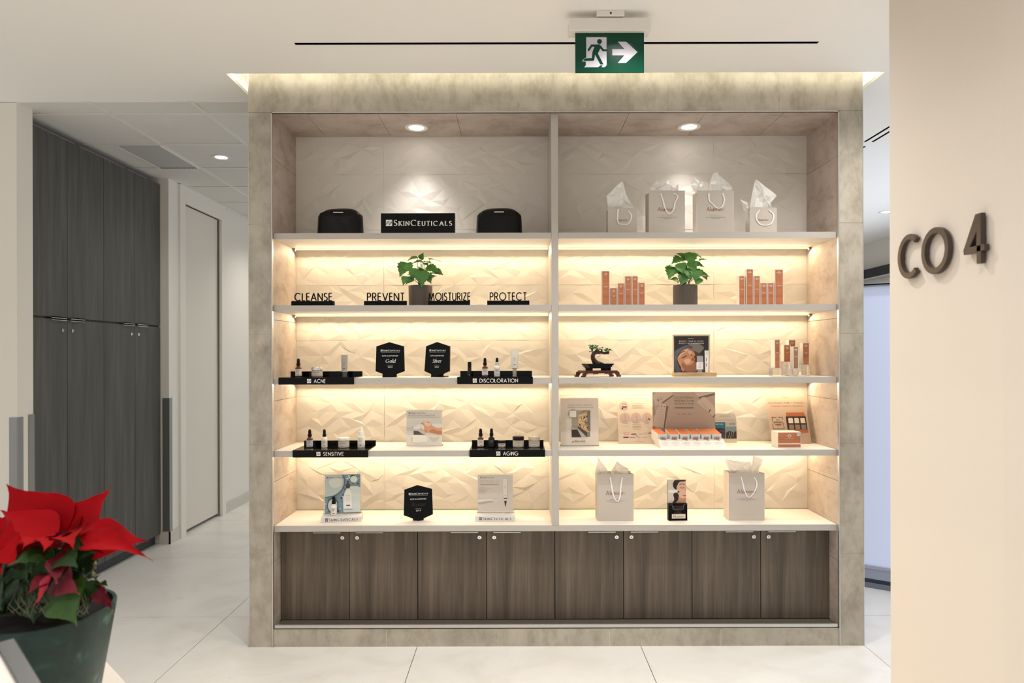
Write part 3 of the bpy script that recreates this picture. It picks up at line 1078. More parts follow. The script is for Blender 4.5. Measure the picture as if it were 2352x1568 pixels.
pp([(1070, 957), (1330, 957), (1190, 800), (1362, 800), (1607, 1022), (1362, 1248), (1190, 1248), (1330, 1088), (1070, 1088)], -.0043, M_PICT)
c = u(800, 797)
mb.ell(c[0], c[1], .0108, .0108, -.0046, M_GREEN)
pp([(620, 860), (800, 858), (830, 885), (890, 960), (960, 960), (960, 1003), (870, 1003), (815, 945), (765, 1050), (885, 1282), (815, 1282), (705, 1075), (690, 1180), (670, 1205), (450, 1205), (480, 1160), (520, 1150), (635, 1146), (650, 1010), (692, 908), (640, 908), (590, 985), (560, 1000), (543, 975)], -.0046, M_GREEN)
mb.build('sign_panel', t)

# ================================================================ THINGS ON THE SHELVES
S1, S2, S3, S4, S5 = 2.266, 1.8685, 1.4685, 1.0684, .6565
EPS = .0004
def X(px, py, Y):
    return at(px, py, Y).x
def SZE(px_w, Y):
    return px_w * Y / FPX

# ---------------- top shelf, left
def pouch(label, cx, wrinkle_side):
    Y, w, h, dpt = 3.82, .262, .155, .10
    t = thing('cosmetic_bag', label, 'bag', (cx, Y, S1 + EPS), 0, 'black cosmetic bags')
    r = random.Random(3)
    nx, nz, vs, fs = 18, 11, [], []
    for face in (0, 1):
        for j in range(nz + 1):
            v = j / nz
            for i in range(nx + 1):
                uu = i / nx * 2 - 1
                hw = w / 2 * (1 - .05 * v)
                corner = 1 - .10 * max(0, v - .72) / .28 * 1.0
                cut = max(0, v - .8) / .2
                x = uu * hw * (1 - .12 * cut * cut)
                z = h * v * (1 - .17 * abs(uu) ** 5 * v ** 3) + .002 * math.sin(uu * 3 + 1) * v
                e = max(abs(uu) ** 4, v ** 5)
                dep = dpt / 2 * (1 - .9 * max(abs(uu) ** 8, v ** 8)) * (1 - .25 * v)
                wr = (1 if uu * wrinkle_side > .45 else .35) * .006 * math.sin(9 * uu + 14 * v + 2 * math.sin(9 * v)) * (1 - e) * (.3 + v)
                y = (-dep - wr) if face == 0 else dep
                vs.append((x, y + dpt / 2, z))
    n = (nx + 1)
    for face in (0, 1):
        o = face * n * (nz + 1)
        for j in range(nz):
            for i in range(nx):
                q = (o + j * n + i, o + j * n + i + 1, o + (j + 1) * n + i + 1, o + (j + 1) * n + i)
                fs.append(q if face == 0 else q[::-1])
    o2 = n * (nz + 1)
    for i in range(nx):
        fs.append((nz * n + i, nz * n + i + 1, o2 + nz * n + i + 1, o2 + nz * n + i))
        fs.append((i + 1, i, o2 + i, o2 + i + 1))
    for j in range(nz):
        fs.append((j * n, (j + 1) * n, o2 + (j + 1) * n, o2 + j * n))
        fs.append(((j + 1) * n + nx, j * n + nx, o2 + j * n + nx, o2 + (j + 1) * n + nx))
    mb = MB()
    mb.add(vs, fs, M_LEATHER, True)
    mb.build('body', t, angle=70)
    mb = MB()
    mb.tube([(w / 2 * .95 * .88 * q, dpt / 2, h * (1 - .17 * abs(q) ** 5) + .002 * math.sin(q * 3 + 1)) for q in [k / 8 - 1 for k in range(17)]], .0022, M_RUBBER)
    mb.build('zip', t)
    mb = MB()
    mb.box(-.026, .028, -.0145 + .006, -.0115 + .012, h * .80, h * .80 + .004, M_SILVER)
    mb.build('metal_bar', t)
pouch('black leatherette cosmetic bag on the top shelf left of the black nameplate', X(777, 534, 3.82), 1)
pouch('black leatherette cosmetic bag on the top shelf right of the black nameplate', X(1146, 534, 3.82), -1)

Y = 3.80
t = thing('name_plate', 'black block nameplate with white serif lettering on the top shelf', 'sign', (X(960, 534, Y), Y, S1 + EPS))
mb = MB()
mb.box(-.206, .206, 0, .03, 0, .117, M_GLOSSK)
kx = .412 / (1517 - 911)
brandline(mb, (952 - 1214) * kx, .117 - (280 - 178) * kx, .031, -.0005, M_WHITE, M_GLOSSK, (1490 - 952) * kx, .15)
mb.build('plate', t)

# ---------------- gift bags
def gift_bag(label, cx, Y, z, w, h, dpt, ribbon, tissue, logo_z, logo_w, logo_h, lines=True, seed=1):
    t = thing('gift_bag', label, 'bag', (cx, Y, z + EPS), 0, 'taupe paper gift bags')
    r = random.Random(seed)
    mb = MB()
    e = .0012
    mb.box(-w / 2, w / 2, 0, e, 0, h, M_PAPER)
    mb.box(-w / 2, w / 2, dpt - e, dpt, 0, h, M_PAPER)
    mb.box(-w / 2, w / 2, e, dpt - e, 0, e, M_PAPER)
    for sx in (-1, 1):
        a = sx * w / 2
        mb.add([(a, e, 0), (a, dpt - e, 0), (a, dpt - e, h), (a, e, h), (a - sx * .012, dpt / 2, h), (a - sx * .001, dpt / 2, .02)],
               [(0, 5, 4, 3), (5, 1, 2, 4), (0, 1, 5)], M_PAPER)
    mb.box(-w / 2 - .0003, w / 2 + .0003, -.0006, 0, h - h * .012, h + .0004, M_PAPER)
    ink = C('#a4775c', .35)
    word(mb, 'Alumier', -logo_w * .04, logo_z, logo_h, -.0008, ink, .14, .17, 'c', None, True, 0, logo_w * .92)
    for q, ch in enumerate('MD'):
        plain(mb, ch, logo_w * .47, logo_z + logo_h * (.36 - .36 * q), logo_h * .26, -.0008, ink)
    if lines:
        for k, (lw, dz) in enumerate(((.066, .028), (.112, .036), (.045, .043))):
            mb.box(-lw / 2, lw / 2, -.0009, -.0006, logo_z - dz, logo_z - dz + .0011, C('#8c7f74'))
    mb.build('body', t)
    mb = MB()
    mb.strip(ribbon, .0075, -.0042, -.0030, M_RIBBON, lambda dx, dz: .0085 - .004 * abs(dx))
    mb.box(ribbon[0][0] - .003, ribbon[0][0] + .003, -.0031, -.0003, ribbon[0][1] - .004, ribbon[0][1] + .001, M_RIBBON)
    mb.box(ribbon[-1][0] - .003, ribbon[-1][0] + .003, -.0031, -.0003, ribbon[-1][1] - .004, ribbon[-1][1] + .001, M_RIBBON)
    mb.build('ribbon_handle', t)
    mb = MB()
    for k, out in enumerate(tissue):
        crumple(mb, out, dpt * (.35 + .25 * (k % 2)), M_TISSUE, .012, r)
    mb.build('tissue_paper', t)

def smooth_path(p, n=5):
    out = []
    for i in range(len(p) - 1):
        p0, p1, p2, p3 = p[max(i - 1, 0)], p[i], p[i + 1], p[min(i + 2, len(p) - 1)]
        for k in range(n):
            s = k / n
            out.append(tuple(.5 * ((2 * p1[a]) + (-p0[a] + p2[a]) * s + (2 * p0[a] - 5 * p1[a] + 4 * p2[a] - p3[a]) * s * s + (-p0[a] + 3 * p1[a] - 3 * p2[a] + p3[a]) * s ** 3) for a in (0, 1)))
    out.append(p[-1])
    return out

Y = 3.82
def top_bag(label, xl, xr, top, ribbon, tissue, logo_y, logo_xw, lh, lines, seed, dpt):
    # crop units of the study of the top right shelf: 5.6 per photo pixel
    k = Y / FPX / 5.6
    cx = X(1380 + (xl + xr) / 2 / 5.6, 534, Y)
    h = at(1380 + (xl + xr) / 2 / 5.6, 380 + top / 5.6, Y).z - S1
    f = lambda p: ((p[0] - (xl + xr) / 2) * k, h - (p[1] - top) * k)
    gift_bag(label, cx, Y, S1, (xr - xl) * k, h, dpt, smooth_path([f(p) for p in ribbon]), [[f(p) for p in q] for q in tissue],
             f((0, logo_y))[1], logo_xw * k, lh * k, lines, seed)
top_bag('small taupe gift bag on the top right shelf, leftmost of four', 92, 465, 548,
        [(222, 565), (215, 700), (240, 750), (300, 758), (360, 745), (395, 655), (360, 585)],
        [[(110, 600), (85, 380), (210, 250), (290, 190), (330, 330), (385, 450), (430, 530), (440, 600)]], 715, 150, 26, False, 1, .07)
top_bag('large taupe gift bag with low crumpled tissue on the top right shelf', 618, 1083, 323,
        [(770, 362), (800, 450), (830, 560), (880, 622), (935, 570), (955, 480), (990, 400), (940, 358)],
        [[(660, 400), (655, 260), (720, 200), (755, 160), (790, 240), (830, 250), (890, 165), (920, 220), (925, 400)], [(900, 400), (930, 220), (975, 260), (1030, 205), (1035, 400)]], 585, 230, 45, True, 2, .1)
top_bag('large taupe gift bag with a tall tissue wing on the top right shelf', 1242, 1715, 323,
        [(1388, 362), (1395, 450), (1440, 500), (1500, 550), (1560, 530), (1588, 440), (1565, 360)],
        [[(1270, 400), (1180, 225), (1215, 130), (1300, 190), (1400, 200), (1445, 400)], [(1430, 400), (1435, 200), (1480, 70), (1540, 50), (1640, 150), (1735, 255), (1670, 400)]], 585, 230, 45, True, 3, .1)
top_bag('small taupe gift bag with tall kite-shaped tissue, rightmost on the top right shelf', 1915, 2265, 542,
        [(2040, 578), (1995, 650), (2030, 740), (2105, 770), (2190, 745), (2222, 640), (2160, 575)],
        [[(1930, 600), (1990, 230), (2020, 160), (2150, 260), (2290, 370), (2200, 470), (2235, 600)], [(1945, 620), (1875, 560), (1825, 405), (1920, 450), (1990, 600)]], 712, 150, 28, False, 4, .07)

# ---------------- second shelf: word signs
def word_sign(w, label, xl, xr, tl, tr):
    Y = 3.80
    cx = X((xl + xr) / 2, 699, Y)
    t = thing('word_sign', label, 'sign', (cx, Y, S2 + EPS), 0, 'black freestanding word signs')
    mb = MB()
    mb.box(-SZE(xr - xl, Y) / 2, SZE(xr - xl, Y) / 2, 0, .03, 0, .0275, M_BLACK)
    mb.build('base', t, .0008)
    mb = MB()
    word(mb, w, X((tl + tr) / 2, 690, Y) - cx, .0302, .0415, .012, M_BLACK, .135, .13, 'c', .018, width=SZE(tr - tl - 3, Y))
    mb.build('lettering', t)
word_sign('CLEANSE', 'black freestanding word sign reading CLEANSE', 669, 766, 674, 762)
word_sign('PREVENT', 'black freestanding word sign reading PREVENT', 836, 933, 841, 929)
word_sign('MOISTURIZE', 'black freestanding word sign reading MOISTURIZE', 983, 1079, 983, 1081)
word_sign('PROTECT', 'black freestanding word sign reading PROTECT', 1119, 1216, 1124, 1211)

# ---------------- potted plants
M_LEAF = noise_mat('monstera_leaf', [(0.3, '#2d571f'), (0.55, '#4a8033'), (0.75, '#699c49')], (1, 1, 1), 9, 3, 0.4)
M_STEM = mat('plant_stem', '#4a5d33', .6)
M_SOIL = noise_mat('potting_soil', [(0.3, '#1d1611'), (0.7, '#33271d')], (80, 80, 80), 3, 4, .95)
M_POT = mat('dark_taupe_ceramic', '#4f463e', .6)
def monstera(label, cx, Y, z, potw, poth, ribs, leaves, seed):
    r = random.Random(seed)
    t = thing('potted_plant', label, 'plant', (cx, Y, z + EPS), 0, 'potted plants')
    R = potw / 2
    mb = MB()
    if ribs:
        n, vs, fs = 96, [], []
        prof = [(R * .98, 0), (R, .004), (R, poth - .003), (R * .985, poth), (R * .93, poth), (R * .93, poth - .02), (0.0001, poth - .02)]
        for j, (rr, zz) in enumerate(prof):
            for i in range(n):
                a = 2 * math.pi * i / n
                q = rr - (.0014 if (i % 2 and j in (1, 2)) else 0)
                vs.append((q * math.cos(a), q * math.sin(a), zz))
        for j in range(len(prof) - 1):
            for i in range(n):
                fs.append((j * n + i, j * n + (i + 1) % n, (j + 1) * n + (i + 1) % n, (j + 1) * n + i))
        mb.add(vs, fs, M_POT, False)
    else:
        mb.lathe([(R * .96, 0), (R * .98, .004), (R, poth - .003), (R * .985, poth), (R * .93, poth), (R * .93, poth - .02), (.0001, poth - .02)], M_POT, seg=48)
    mb.build('pot', t)
    mb = MB()
    mb.lathe([(R * .93, poth - .016), (R * .5, poth - .012), (.0001, poth - .01)], M_SOIL, seg=24)
    mb.build('soil', t)
    lv, st = MB(), MB()
    prof = [.12, .8, 1.0, 1.0, .96, .88, .78, .64, .48, .33, .18, .08, 0]
    for (lx, lz, ly, ang, size, tilt) in leaves:
        tip_dir = Vector((math.cos(math.radians(ang)), -.25, math.sin(math.radians(ang)))).normalized()
        c = Vector((lx, ly, poth + lz))
        b = c - tip_dir * size * .5
        e = c + tip_dir * size * .5
        leaf(lv, b, e, size * .92, Vector((0.15 * math.cos(math.radians(ang)), -1.0 + tilt, .35 + tilt)), M_LEAF, .2, .07, prof, 16, r, .0015, .2)
        root = Vector((r.uniform(-.02, .02), r.uniform(-.02, .02), poth - .012))
        mid = (root + b) / 2 + Vector((lx * .1, 0, .02))
        st.tube([root, root.lerp(mid, .5) + Vector((0, 0, .006)), mid, mid.lerp(b, .5) + Vector((0, 0, .006)), b + tip_dir * .004], .0016, M_STEM, 6)
    lv.build('foliage', t, angle=80)
    st.build('stems', t)
# (x, z above rim, y, pointing angle, length, tilt)
LV1 = [(.01, .172, .0, 65, .045, .2), (-.045, .15, -.01, 200, .07, .55), (-.015, .128, -.02, 190, .075, .6), (.045, .13, .0, -10, .055, .6), (.088, .142, .0, -15, .085, .8),
       (-.095, .088, -.02, -115, .10, .1), (-.06, .095, -.04, -60, .075, .1), (.025, .125, .02, -30, .06, .5), (.075, .085, -.03, -20, .095, .35), (.105, .07, -.02, -25, .07, .3),
       (-.03, .06, -.06, -95, .075, .05), (.02, .03, -.075, -90, .10, .02), (-.085, .025, -.03, -110, .06, .1), (.055, .03, -.05, -60, .06, .15), (-.055, .02, -.06, -135, .06, .2),
       (.0, .085, .02, 120, .07, .3), (.04, .06, .03, 30, .07, .3), (-.05, .06, .04, 160, .07, .3), (.065, .05, .03, 20, .06, .3)]
LV2 = [(-.03, .165, -.01, 150, .07, .35), (.01, .17, .0, 50, .06, .3), (.02, .14, -.04, -90, .09, .15), (-.055, .135, -.02, -150, .08, .3), (.07, .162, .0, -35, .085, .75), (.105, .142, .0, 5, .055, .6),
       (-.085, .1, -.02, 190, .07, .6), (-.09, .065, -.03, -110, .09, .15), (-.035, .085, -.05, -70, .08, .1), (.03, .095, -.05, -70, .08, .1), (.075, .11, -.01, -20, .075, .4),
       (.085, .055, -.03, -15, .095, .35), (.045, .045, -.06, -100, .08, .1), (-.03, .02, -.06, -110, .075, .1), (.01, .05, -.06, -80, .07, .1), (.055, .012, -.06, -120, .06, .1),
       (-.06, .03, .02, 170, .06, .3), (.0, .1, .03, 80, .08, .3), (.05, .08, .04, 30, .08, .3), (-.05, .1, .04, 150, .08, .3), (.11, .045, -.01, -60, .05, .3)]
monstera('potted plant with drooping split leaves in a plain pot behind the word signs', X(966, 698, 3.92), 3.92, S2, .137, .122, False, LV1, 5)
monstera('potted plant with bushy split leaves in a ribbed pot between the orange cartons', X(1574, 698, 3.92), 3.92, S2, .137, .122, True, LV2, 6)

# ---------------- copper orange cartons
def hexmark(mb, x, z, s, y):
    mb.strip([(x + s * math.cos(math.radians(a)), z + s * math.sin(math.radians(a))) for a in range(30, 391, 60)], s * .25, y, None, M_SILVER)
def carton(label, x0, x1, z0, h, Y, dpt=.045, col=None, rotz=0.0, group='copper orange product cartons', mark='hex'):
    w = x1 - x0
    t = thing('product_carton', label, 'box', ((x0 + x1) / 2, Y, z0), rotz, group)
    mb = MB()
    mb.box(-w / 2, w / 2, .0006, dpt, 0, h, M_CARTON)
    mb.build('box', t, .0005)
    mb = MB()
    b = .0028
    mb.box(-w / 2, w / 2, .0001, .0006, 0, h, M_SILVER)
    mb.box(-w / 2 + b, w / 2 - b, -.0004, .0001, b * .8, h - b, col or M_ORANGE)
    s = min(.0062, w * .2)
    zc = h - .018 if h > .06 else h - .014
    if mark == 'hex':
        hexmark(mb, 0, zc, s, -.0007)
        hexmark(mb, 0, zc, s * .45, -.0007)
    else:
        hexmark(mb, 0, zc, s, -.0007)
        mb.box(-w * .36, w * .36, -.0007, -.0004, zc - .001, zc + .001, M_SILVER)
    mb.box(-w * .28, w * .28, -.0007, -.0004, h * .55, h * .55 + .0012, M_SILVER)
    mb.box(-w * .2, w * .2, -.0007, -.0004, h * .55 - .004, h * .55 - .003, M_SILVER)
    mb.build('front_print', t)

Y = 3.84
zt = lambda py: at(1187, py, Y).z - S2
row_l = [(1382, 1401, 623), (1401.8, 1418, 662), (1418.3, 1434.3, 651), (1434.8, 1450.6, 635), (1451.4, 1466, 635), (1466.4, 1482, 650)]
ord_l = ('tallest copper carton at the left end of the left cluster on the second shelf', 'shortest copper carton, second in the left cluster on the second shelf',
         'third copper carton from the left in the left cluster on the second shelf', 'fourth copper carton from the left in the left cluster on the second shelf',
         'fifth copper carton from the left in the left cluster on the second shelf', 'copper carton at the right end of the left cluster on the second shelf')
for (a, b, tp), la in zip(row_l, ord_l):
    carton(la, X(a, 698, Y) + .0008, X(b, 698, Y) - .0008, S2 + EPS, zt(tp - .0026 * (a - 1187)), Y)
row_r = [(1697, 1711.3, 635.5), (1714, 1730.8, 620), (1731.5, 1746.5, 635.5), (1747, 1762.3, 651.5), (1763, 1778.3, 651.5), (1779.5, 1799.6, 621)]
ord_r = ('copper carton at the left end of the right cluster on the second shelf', 'tall narrow copper carton, second in the right cluster on the second shelf',
         'third copper carton from the left in the right cluster on the second shelf', 'short copper carton, fourth in the right cluster on the second shelf',
         'short copper carton, fifth in the right cluster on the second shelf', 'wide tall copper carton at the right end of the right cluster on the second shelf')
for (a, b, tp), la in zip(row_r, ord_r):
    carton(la, X(a, 698, Y) + .0008, X(b, 698, Y) - .0008, S2 + EPS, zt(tp - 1.0), Y, .04 if b - a < 17 else .05, mark='bar')

# ---------------- black display trays
M_WHITET = C('#e6e3e0', .5)
def tray(w, label, cxpx, z, lw, lx0, lx1):
    """lip pixel extents of the lettering are given relative to the lip centre, in photo pixels"""
    Yf = 3.749
    W = .415
    cx = X(cxpx, 870 if z == S3 else 1040, Yf)
    t = thing('display_tray', label, 'tray', (cx, Yf, z), 0, 'black acrylic display trays')
    mb = MB()
    mb.box(-W / 2, W / 2, .0, .205, EPS, .0045, M_GLOSSK)
    mb.build('tray_plate', t)
    mb = MB()
    mb.box(-W / 2, W / 2, .200, .205, .0045, .033, M_GLOSSK)
    mb.build('back_rail', t)
    mb = MB()
    mb.box(-W / 2, W / 2, -.0015, .0, -.035, .0045, M_GLOSSK)
    k = Yf / FPX
    lh = .021
    logo(mb, lx0 * k, -.0265, .022, -.002, M_WHITET, M_GLOSSK)
    word(mb, w, (lx0 + 16) * k, -.0255, .0195, -.002, M_WHITET, .13, .13, 'l', width=(lx1 - lx0 - 16) * k)
    mb.build('front_lip', t)
    return cx
tray('ACNE', 'black display tray lettered ACNE over the third shelf edge', 726.5, S3, 0, -21, 21)
tray('DISCOLORATION', 'black display tray lettered DISCOLORATION over the third shelf edge', 1137, S3, 0, -51, 52)
tray('SENSITIVE', 'black display tray lettered SENSITIVE over the fourth shelf edge', 759, S4, 0, -32, 30)
tray('AGING', 'black display tray lettered AGING over the fourth shelf edge', 1165, S4, 0, -25, 25)

# ---------------- bottles, jars and tubes
def label_lines(mb, r, z0, z1, cols, seg=10):
    for (fz, a0, a1, m) in cols:
        z = z0 + (z1 - z0) * fz
        mb.lathe([(r, z), (r, z + .0016)], m, a0=math.radians(a0), a1=math.radians(a1), seg=6)
def dropper(label, px, z, Y, glass, cap, lab, h=.1, r=.0175, collar=None, group='dropper bottles'):
    t = thing('dropper_bottle', label, 'bottle', (px, Y, z + EPS), 0, group)
    k = h / .1
    mb = MB()
    mb.lathe([(r * .9, 0), (r, .002), (r, .044 * k), (r * .9, .051 * k), (r * .55, .056 * k), (r * .5, .062 * k)], glass, seg=28)
    mb.build('bottle', t)
    mb = MB()
    rl = r + .0004
    a0, a1 = math.radians(180), math.radians(360)
    mb.lathe([(rl, .006 * k), (rl, .041 * k)], lab, a0=a0, a1=a1, seg=20)
    ink = C('#6b6660')
    label_lines(mb, rl + .0003, .006 * k, .041 * k, [(.86, 235, 305, ink), (.74, 235, 305, ink), (.62, 245, 295, ink), (.5, 245, 295, ink)])
    label_lines(mb, rl + .0003, .006 * k, .041 * k, [(.14, 262, 300, M_INK), (.11, 262, 300, M_INK)])
    mb.build('label', t)
    mb = MB()
    mb.lathe([(r * .62, .060 * k), (r * .64, .062 * k), (r * .62, .074 * k), (r * .5, .0755 * k)], collar or cap, seg=24)
    mb.build('collar', t)
    mb = MB()
    mb.lathe([(r * .46, .075 * k), (r * .5, .079 * k), (r * .48, .09 * k), (r * .36, .098 * k), (r * .1, .1005 * k), (.0001, .1007 * k)], cap, seg=20)
    mb.build('bulb', t)
M_JARBEIGE = mat('beige_jar_glass', '#b9ad9c', .25)
def jar(label, px, z, Y, r, h, lid_m, lid_h, body=None):
    t = thing('cream_jar', label, 'jar', (px, Y, z + EPS), 0, 'cream jars')
    mb = MB()
    hb = h - lid_h
    mb.lathe([(r * .9, 0), (r * .97, .003), (r * .97, hb - .004), (r * .85, hb)], body or M_JARBEIGE, seg=32)
    mb.build('jar', t)
    mb = MB()
    mb.lathe([(r * .972, hb * .22), (r * .974, hb * .8)], mat('jar_label', '#cfc5b6', .5), a0=math.radians(200), a1=math.radians(340), seg=16)
    label_lines(mb, r * .974 + .0004, hb * .2, hb * .8, [(.8, 240, 300, C('#7d746a')), (.62, 235, 305, C('#7d746a')), (.1, 255, 285, M_INK)])
    mb.build('label', t)
    mb = MB()
    mb.lathe([(r, hb), (r, h - .002), (r * .96, h), (.0001, h)], lid_m, seg=36)
    mb.build('lid', t)

def tube(label, px, z, Y, w, h, m, cap_h, cap_r, cap_m, pump=False, dark=False):
    t = thing('cream_tube', label, 'tube', (px, Y, z + EPS), 0, 'standing tubes')
    mb = MB()
    rb = cap_r * (1.6 if pump else 1.35)
    rows = 8
    prof, sq = [], []
    for k in range(rows + 1):
        s = k / rows
        prof.append((rb + (w / 2 - rb) * s, cap_h + (h - cap_h) * (.04 + .96 * s)))
        sq.append(1 - .93 * s)
    prof = [(cap_r * .8, cap_h)] + prof
    sq = [1] + sq
    mb.lathe(prof, m, seg=28, squash=sq)
    ink = C('#8a857f')
    for (fz, hw, hh) in ((.62, .006, .0012), (.55, .009, .0012), (.49, .007, .0012), (.43, .009, .0012), (.22, .006, .003)):
        zz = cap_h + (h - cap_h) * fz
        yy = -(rb + (w / 2 - rb) * fz) * (1 - .93 * fz) - .0006
        mb.poly([(-hw, zz), (hw, zz), (hw, zz + hh), (-hw, zz + hh)], yy, ink if hh < .002 else M_INK)
    mb.build('body', t)
    mb = MB()
    mb.lathe([(cap_r, 0), (cap_r, cap_h - .001), (cap_r * .9, cap_h + .0005)], cap_m, seg=24)
    if pump:
        mb.lathe([(cap_r * 1.06, cap_h * .42), (cap_r * 1.06, cap_h * .45)], M_CHROME, seg=24)
    mb.build('cap', t)

Yb = 3.88
ZT3 = S3 + .0045
ZT4 = S4 + .0045
bx = lambda px, py=864: X(px, py, Yb)
dropper('amber dropper bottle on the ACNE tray', bx(685.5), ZT3, Yb, M_AMBER, M_RUBBER, M_LABEL, .103, .0175)
jar('cream jar with chrome lid on the ACNE tray', bx(728.5), ZT3, Yb, .032, .053, M_CHROME, .016)
tube('grey squeeze tube standing on the ACNE tray', bx(791.5), ZT3, Yb, .037, .123, mat('grey_tube', '#a7a29b', .4), .022, .0125, mat('grey_cap', '#55534f', .4))
t = thing('stick_tube', 'slim black stick on the DISCOLORATION tray', 'stick', (bx(1078.5), Yb, ZT3 + EPS))
mb = MB()
mb.lathe([(.0105, 0), (.011, .002), (.011, .047), (.0102, .0475), (.0102, .049)], mat('black_stick', '#151312', .35), seg=24)
mb.lathe([(.0112, .006), (.0112, .008)], M_SILVER, a0=math.radians(255), a1=math.radians(285), seg=4)
mb.build('body', t)
mb = MB()
mb.lathe([(.0105, .049), (.0108, .05), (.0108, .079), (.0098, .081), (.0001, .0812)], M_RUBBER, seg=24)
mb.build('cap', t)
dropper('amber dropper bottle on the DISCOLORATION tray', bx(1114), ZT3, Yb, M_AMBER, M_RUBBER, M_LABEL, .104, .017)
dropper('white dropper bottle with pale collar on the DISCOLORATION tray', bx(1141.7), ZT3, Yb, M_CLEAR, M_RUBBER, M_LABEL, .105, .0165, mat('pale_collar', '#cfc9bf', .35))
tube('tall white tube with clear cap on the DISCOLORATION tray', bx(1182), ZT3, Yb, .046, .149, mat('white_tube', '#d9d4cc', .4), .04, .0115, mat('clear_cap', '#d8cdb6', .1, trans=.5), True)
Yb = 3.862
b4 = lambda px: X(px, 1027, Yb)
dropper('amber dropper bottle with blue-edged label on the SENSITIVE tray', b4(711.5), ZT4, Yb, M_AMBER, M_RUBBER, mat('bluish_label', '#b9c4cc', .5), .103, .0175)
dropper('white dropper bottle with black cap on the SENSITIVE tray', b4(745.2), ZT4, Yb, M_CLEAR, M_RUBBER, M_LABEL, .103, .0165)
jar('cream jar with white lid on the SENSITIVE tray', b4(789.7), ZT4, Yb, .032, .055, mat('white_lid', '#e4ded4', .35), .014)
t = thing('pump_bottle', 'white pump bottle on the SENSITIVE tray', 'bottle', (b4(829.8), Yb, ZT4 + EPS))
mb = MB()
mb.lathe([(.019, 0), (.0205, .003), (.0205, .058), (.018, .064), (.012, .067)], M_WHITEP, seg=32)
label_lines(mb, .0209, .0, .06, [(.85, 240, 300, C('#8a857f')), (.72, 240, 300, C('#8a857f')), (.6, 248, 292, C('#8a857f')), (.25, 258, 282, M_INK), (.22, 258, 282, M_INK)])
mb.build('bottle', t)
mb = MB()
mb.lathe([(.012, .067), (.0135, .068), (.0135, .088), (.0115, .089), (.0092, .09), (.0088, .105), (.0075, .1095), (.0001, .11)], mat('white_pump', '#f0ece6', .35), seg=28)
mb.build('pump_cap', t)
a4 = b4
dropper('amber dropper bottle on the AGING tray', a4(1104), ZT4, Yb, M_AMBER, M_RUBBER, M_LABEL, .105, .0175)
dropper('all-black dropper bottle on the AGING tray', a4(1129), ZT4, Yb, mat('black_glass', '#0d0b0a', .12), M_RUBBER, mat('black_label', '#17120f', .4), .106, .0175)
jar('tiny jar with black lid, smallest on the AGING tray', a4(1152.5), ZT4, Yb, .0225, .036, M_RUBBER, .012)
jar('large cream jar with black lid on the AGING tray', a4(1190.5), ZT4, Yb, .0325, .06, M_RUBBER, .019)
jar('large cream jar with satin beige lid on the AGING tray', a4(1227), ZT4, Yb, .0325, .06, mat('beige_lid', '#c2b6a4', .3, .3), .022)

# ---------------- hexagonal black awards
def award(label, cx, Y, z, rotz, grade, year, ink, foot):
    t = thing('award_plaque', label, 'award', (cx, Y, z + EPS), rotz, 'black hexagonal awards')
    mb = MB()
    tilt = Matrix.Rotation(math.radians(-5), 4, 'X')
    mb.M = tilt
    z0 = .004 if foot else .0006
    mb.prism([(-.0055, .2), (.0775, .176), (.082, .034), (0, z0), (-.082, .034), (-.0785, .176)], 0, .012, M_GLOSSK)
    wt = C('#dcdcdc')
    brandline(mb, -.054, .148, .0088, -.0003, wt, M_GLOSSK, .108, .17)
    mb.box(-.053, .053, -.0004, -.0001, .141, .1416, wt)
    plain(mb, 'ELITE CLUB PARTNER', 0, .118, .0078, -.0003, wt, width=.09)
    k = word(mb, grade, 0, .083, .0195, -.0003, ink, .12, .13, 'c', None, True, .22)
    mb.box(-.017, .017, -.0004, -.0001, .0665, .0685, C('#8a8a8a'))
    plain(mb, year, 0, .0535, .0085, -.0003, wt, width=.027)
    mb.build('plaque', t)
    mb = MB()
    if foot:
        mb.box(-.045, .036, .013, .075, 0, .006, M_GLOSSK)
        mb.prism([(-.045, 0), (.036, 0), (.036, .019), (-.045, .019)], .016, .021, M_GLOSSK)
    else:
        mb.box(-.03, .03, .014, .07, 0, .004, M_GLOSSK)
        mb.box(-.03, .03, .014, .018, .004, .05, M_GLOSSK)
    mb.build('foot', t)
award('black hexagonal award reading Gold on the third shelf', X(896, 864, 3.87), 3.87, S3, math.radians(4), 'Gold', '2020', C('#e8e8e4'), True)
award('black hexagonal award reading Silver, turned aside on the third shelf', X(1002, 864, 3.86), 3.86, S3, math.radians(-26), 'Silver', '2021', C('#dcdcdc'), True)
award('black hexagonal award dated 2019 on the bottom shelf', X(961, 1188, 3.86), 3.86, S5, math.radians(8), 'Bronze', '2019', C('#2e1d0e'), False)

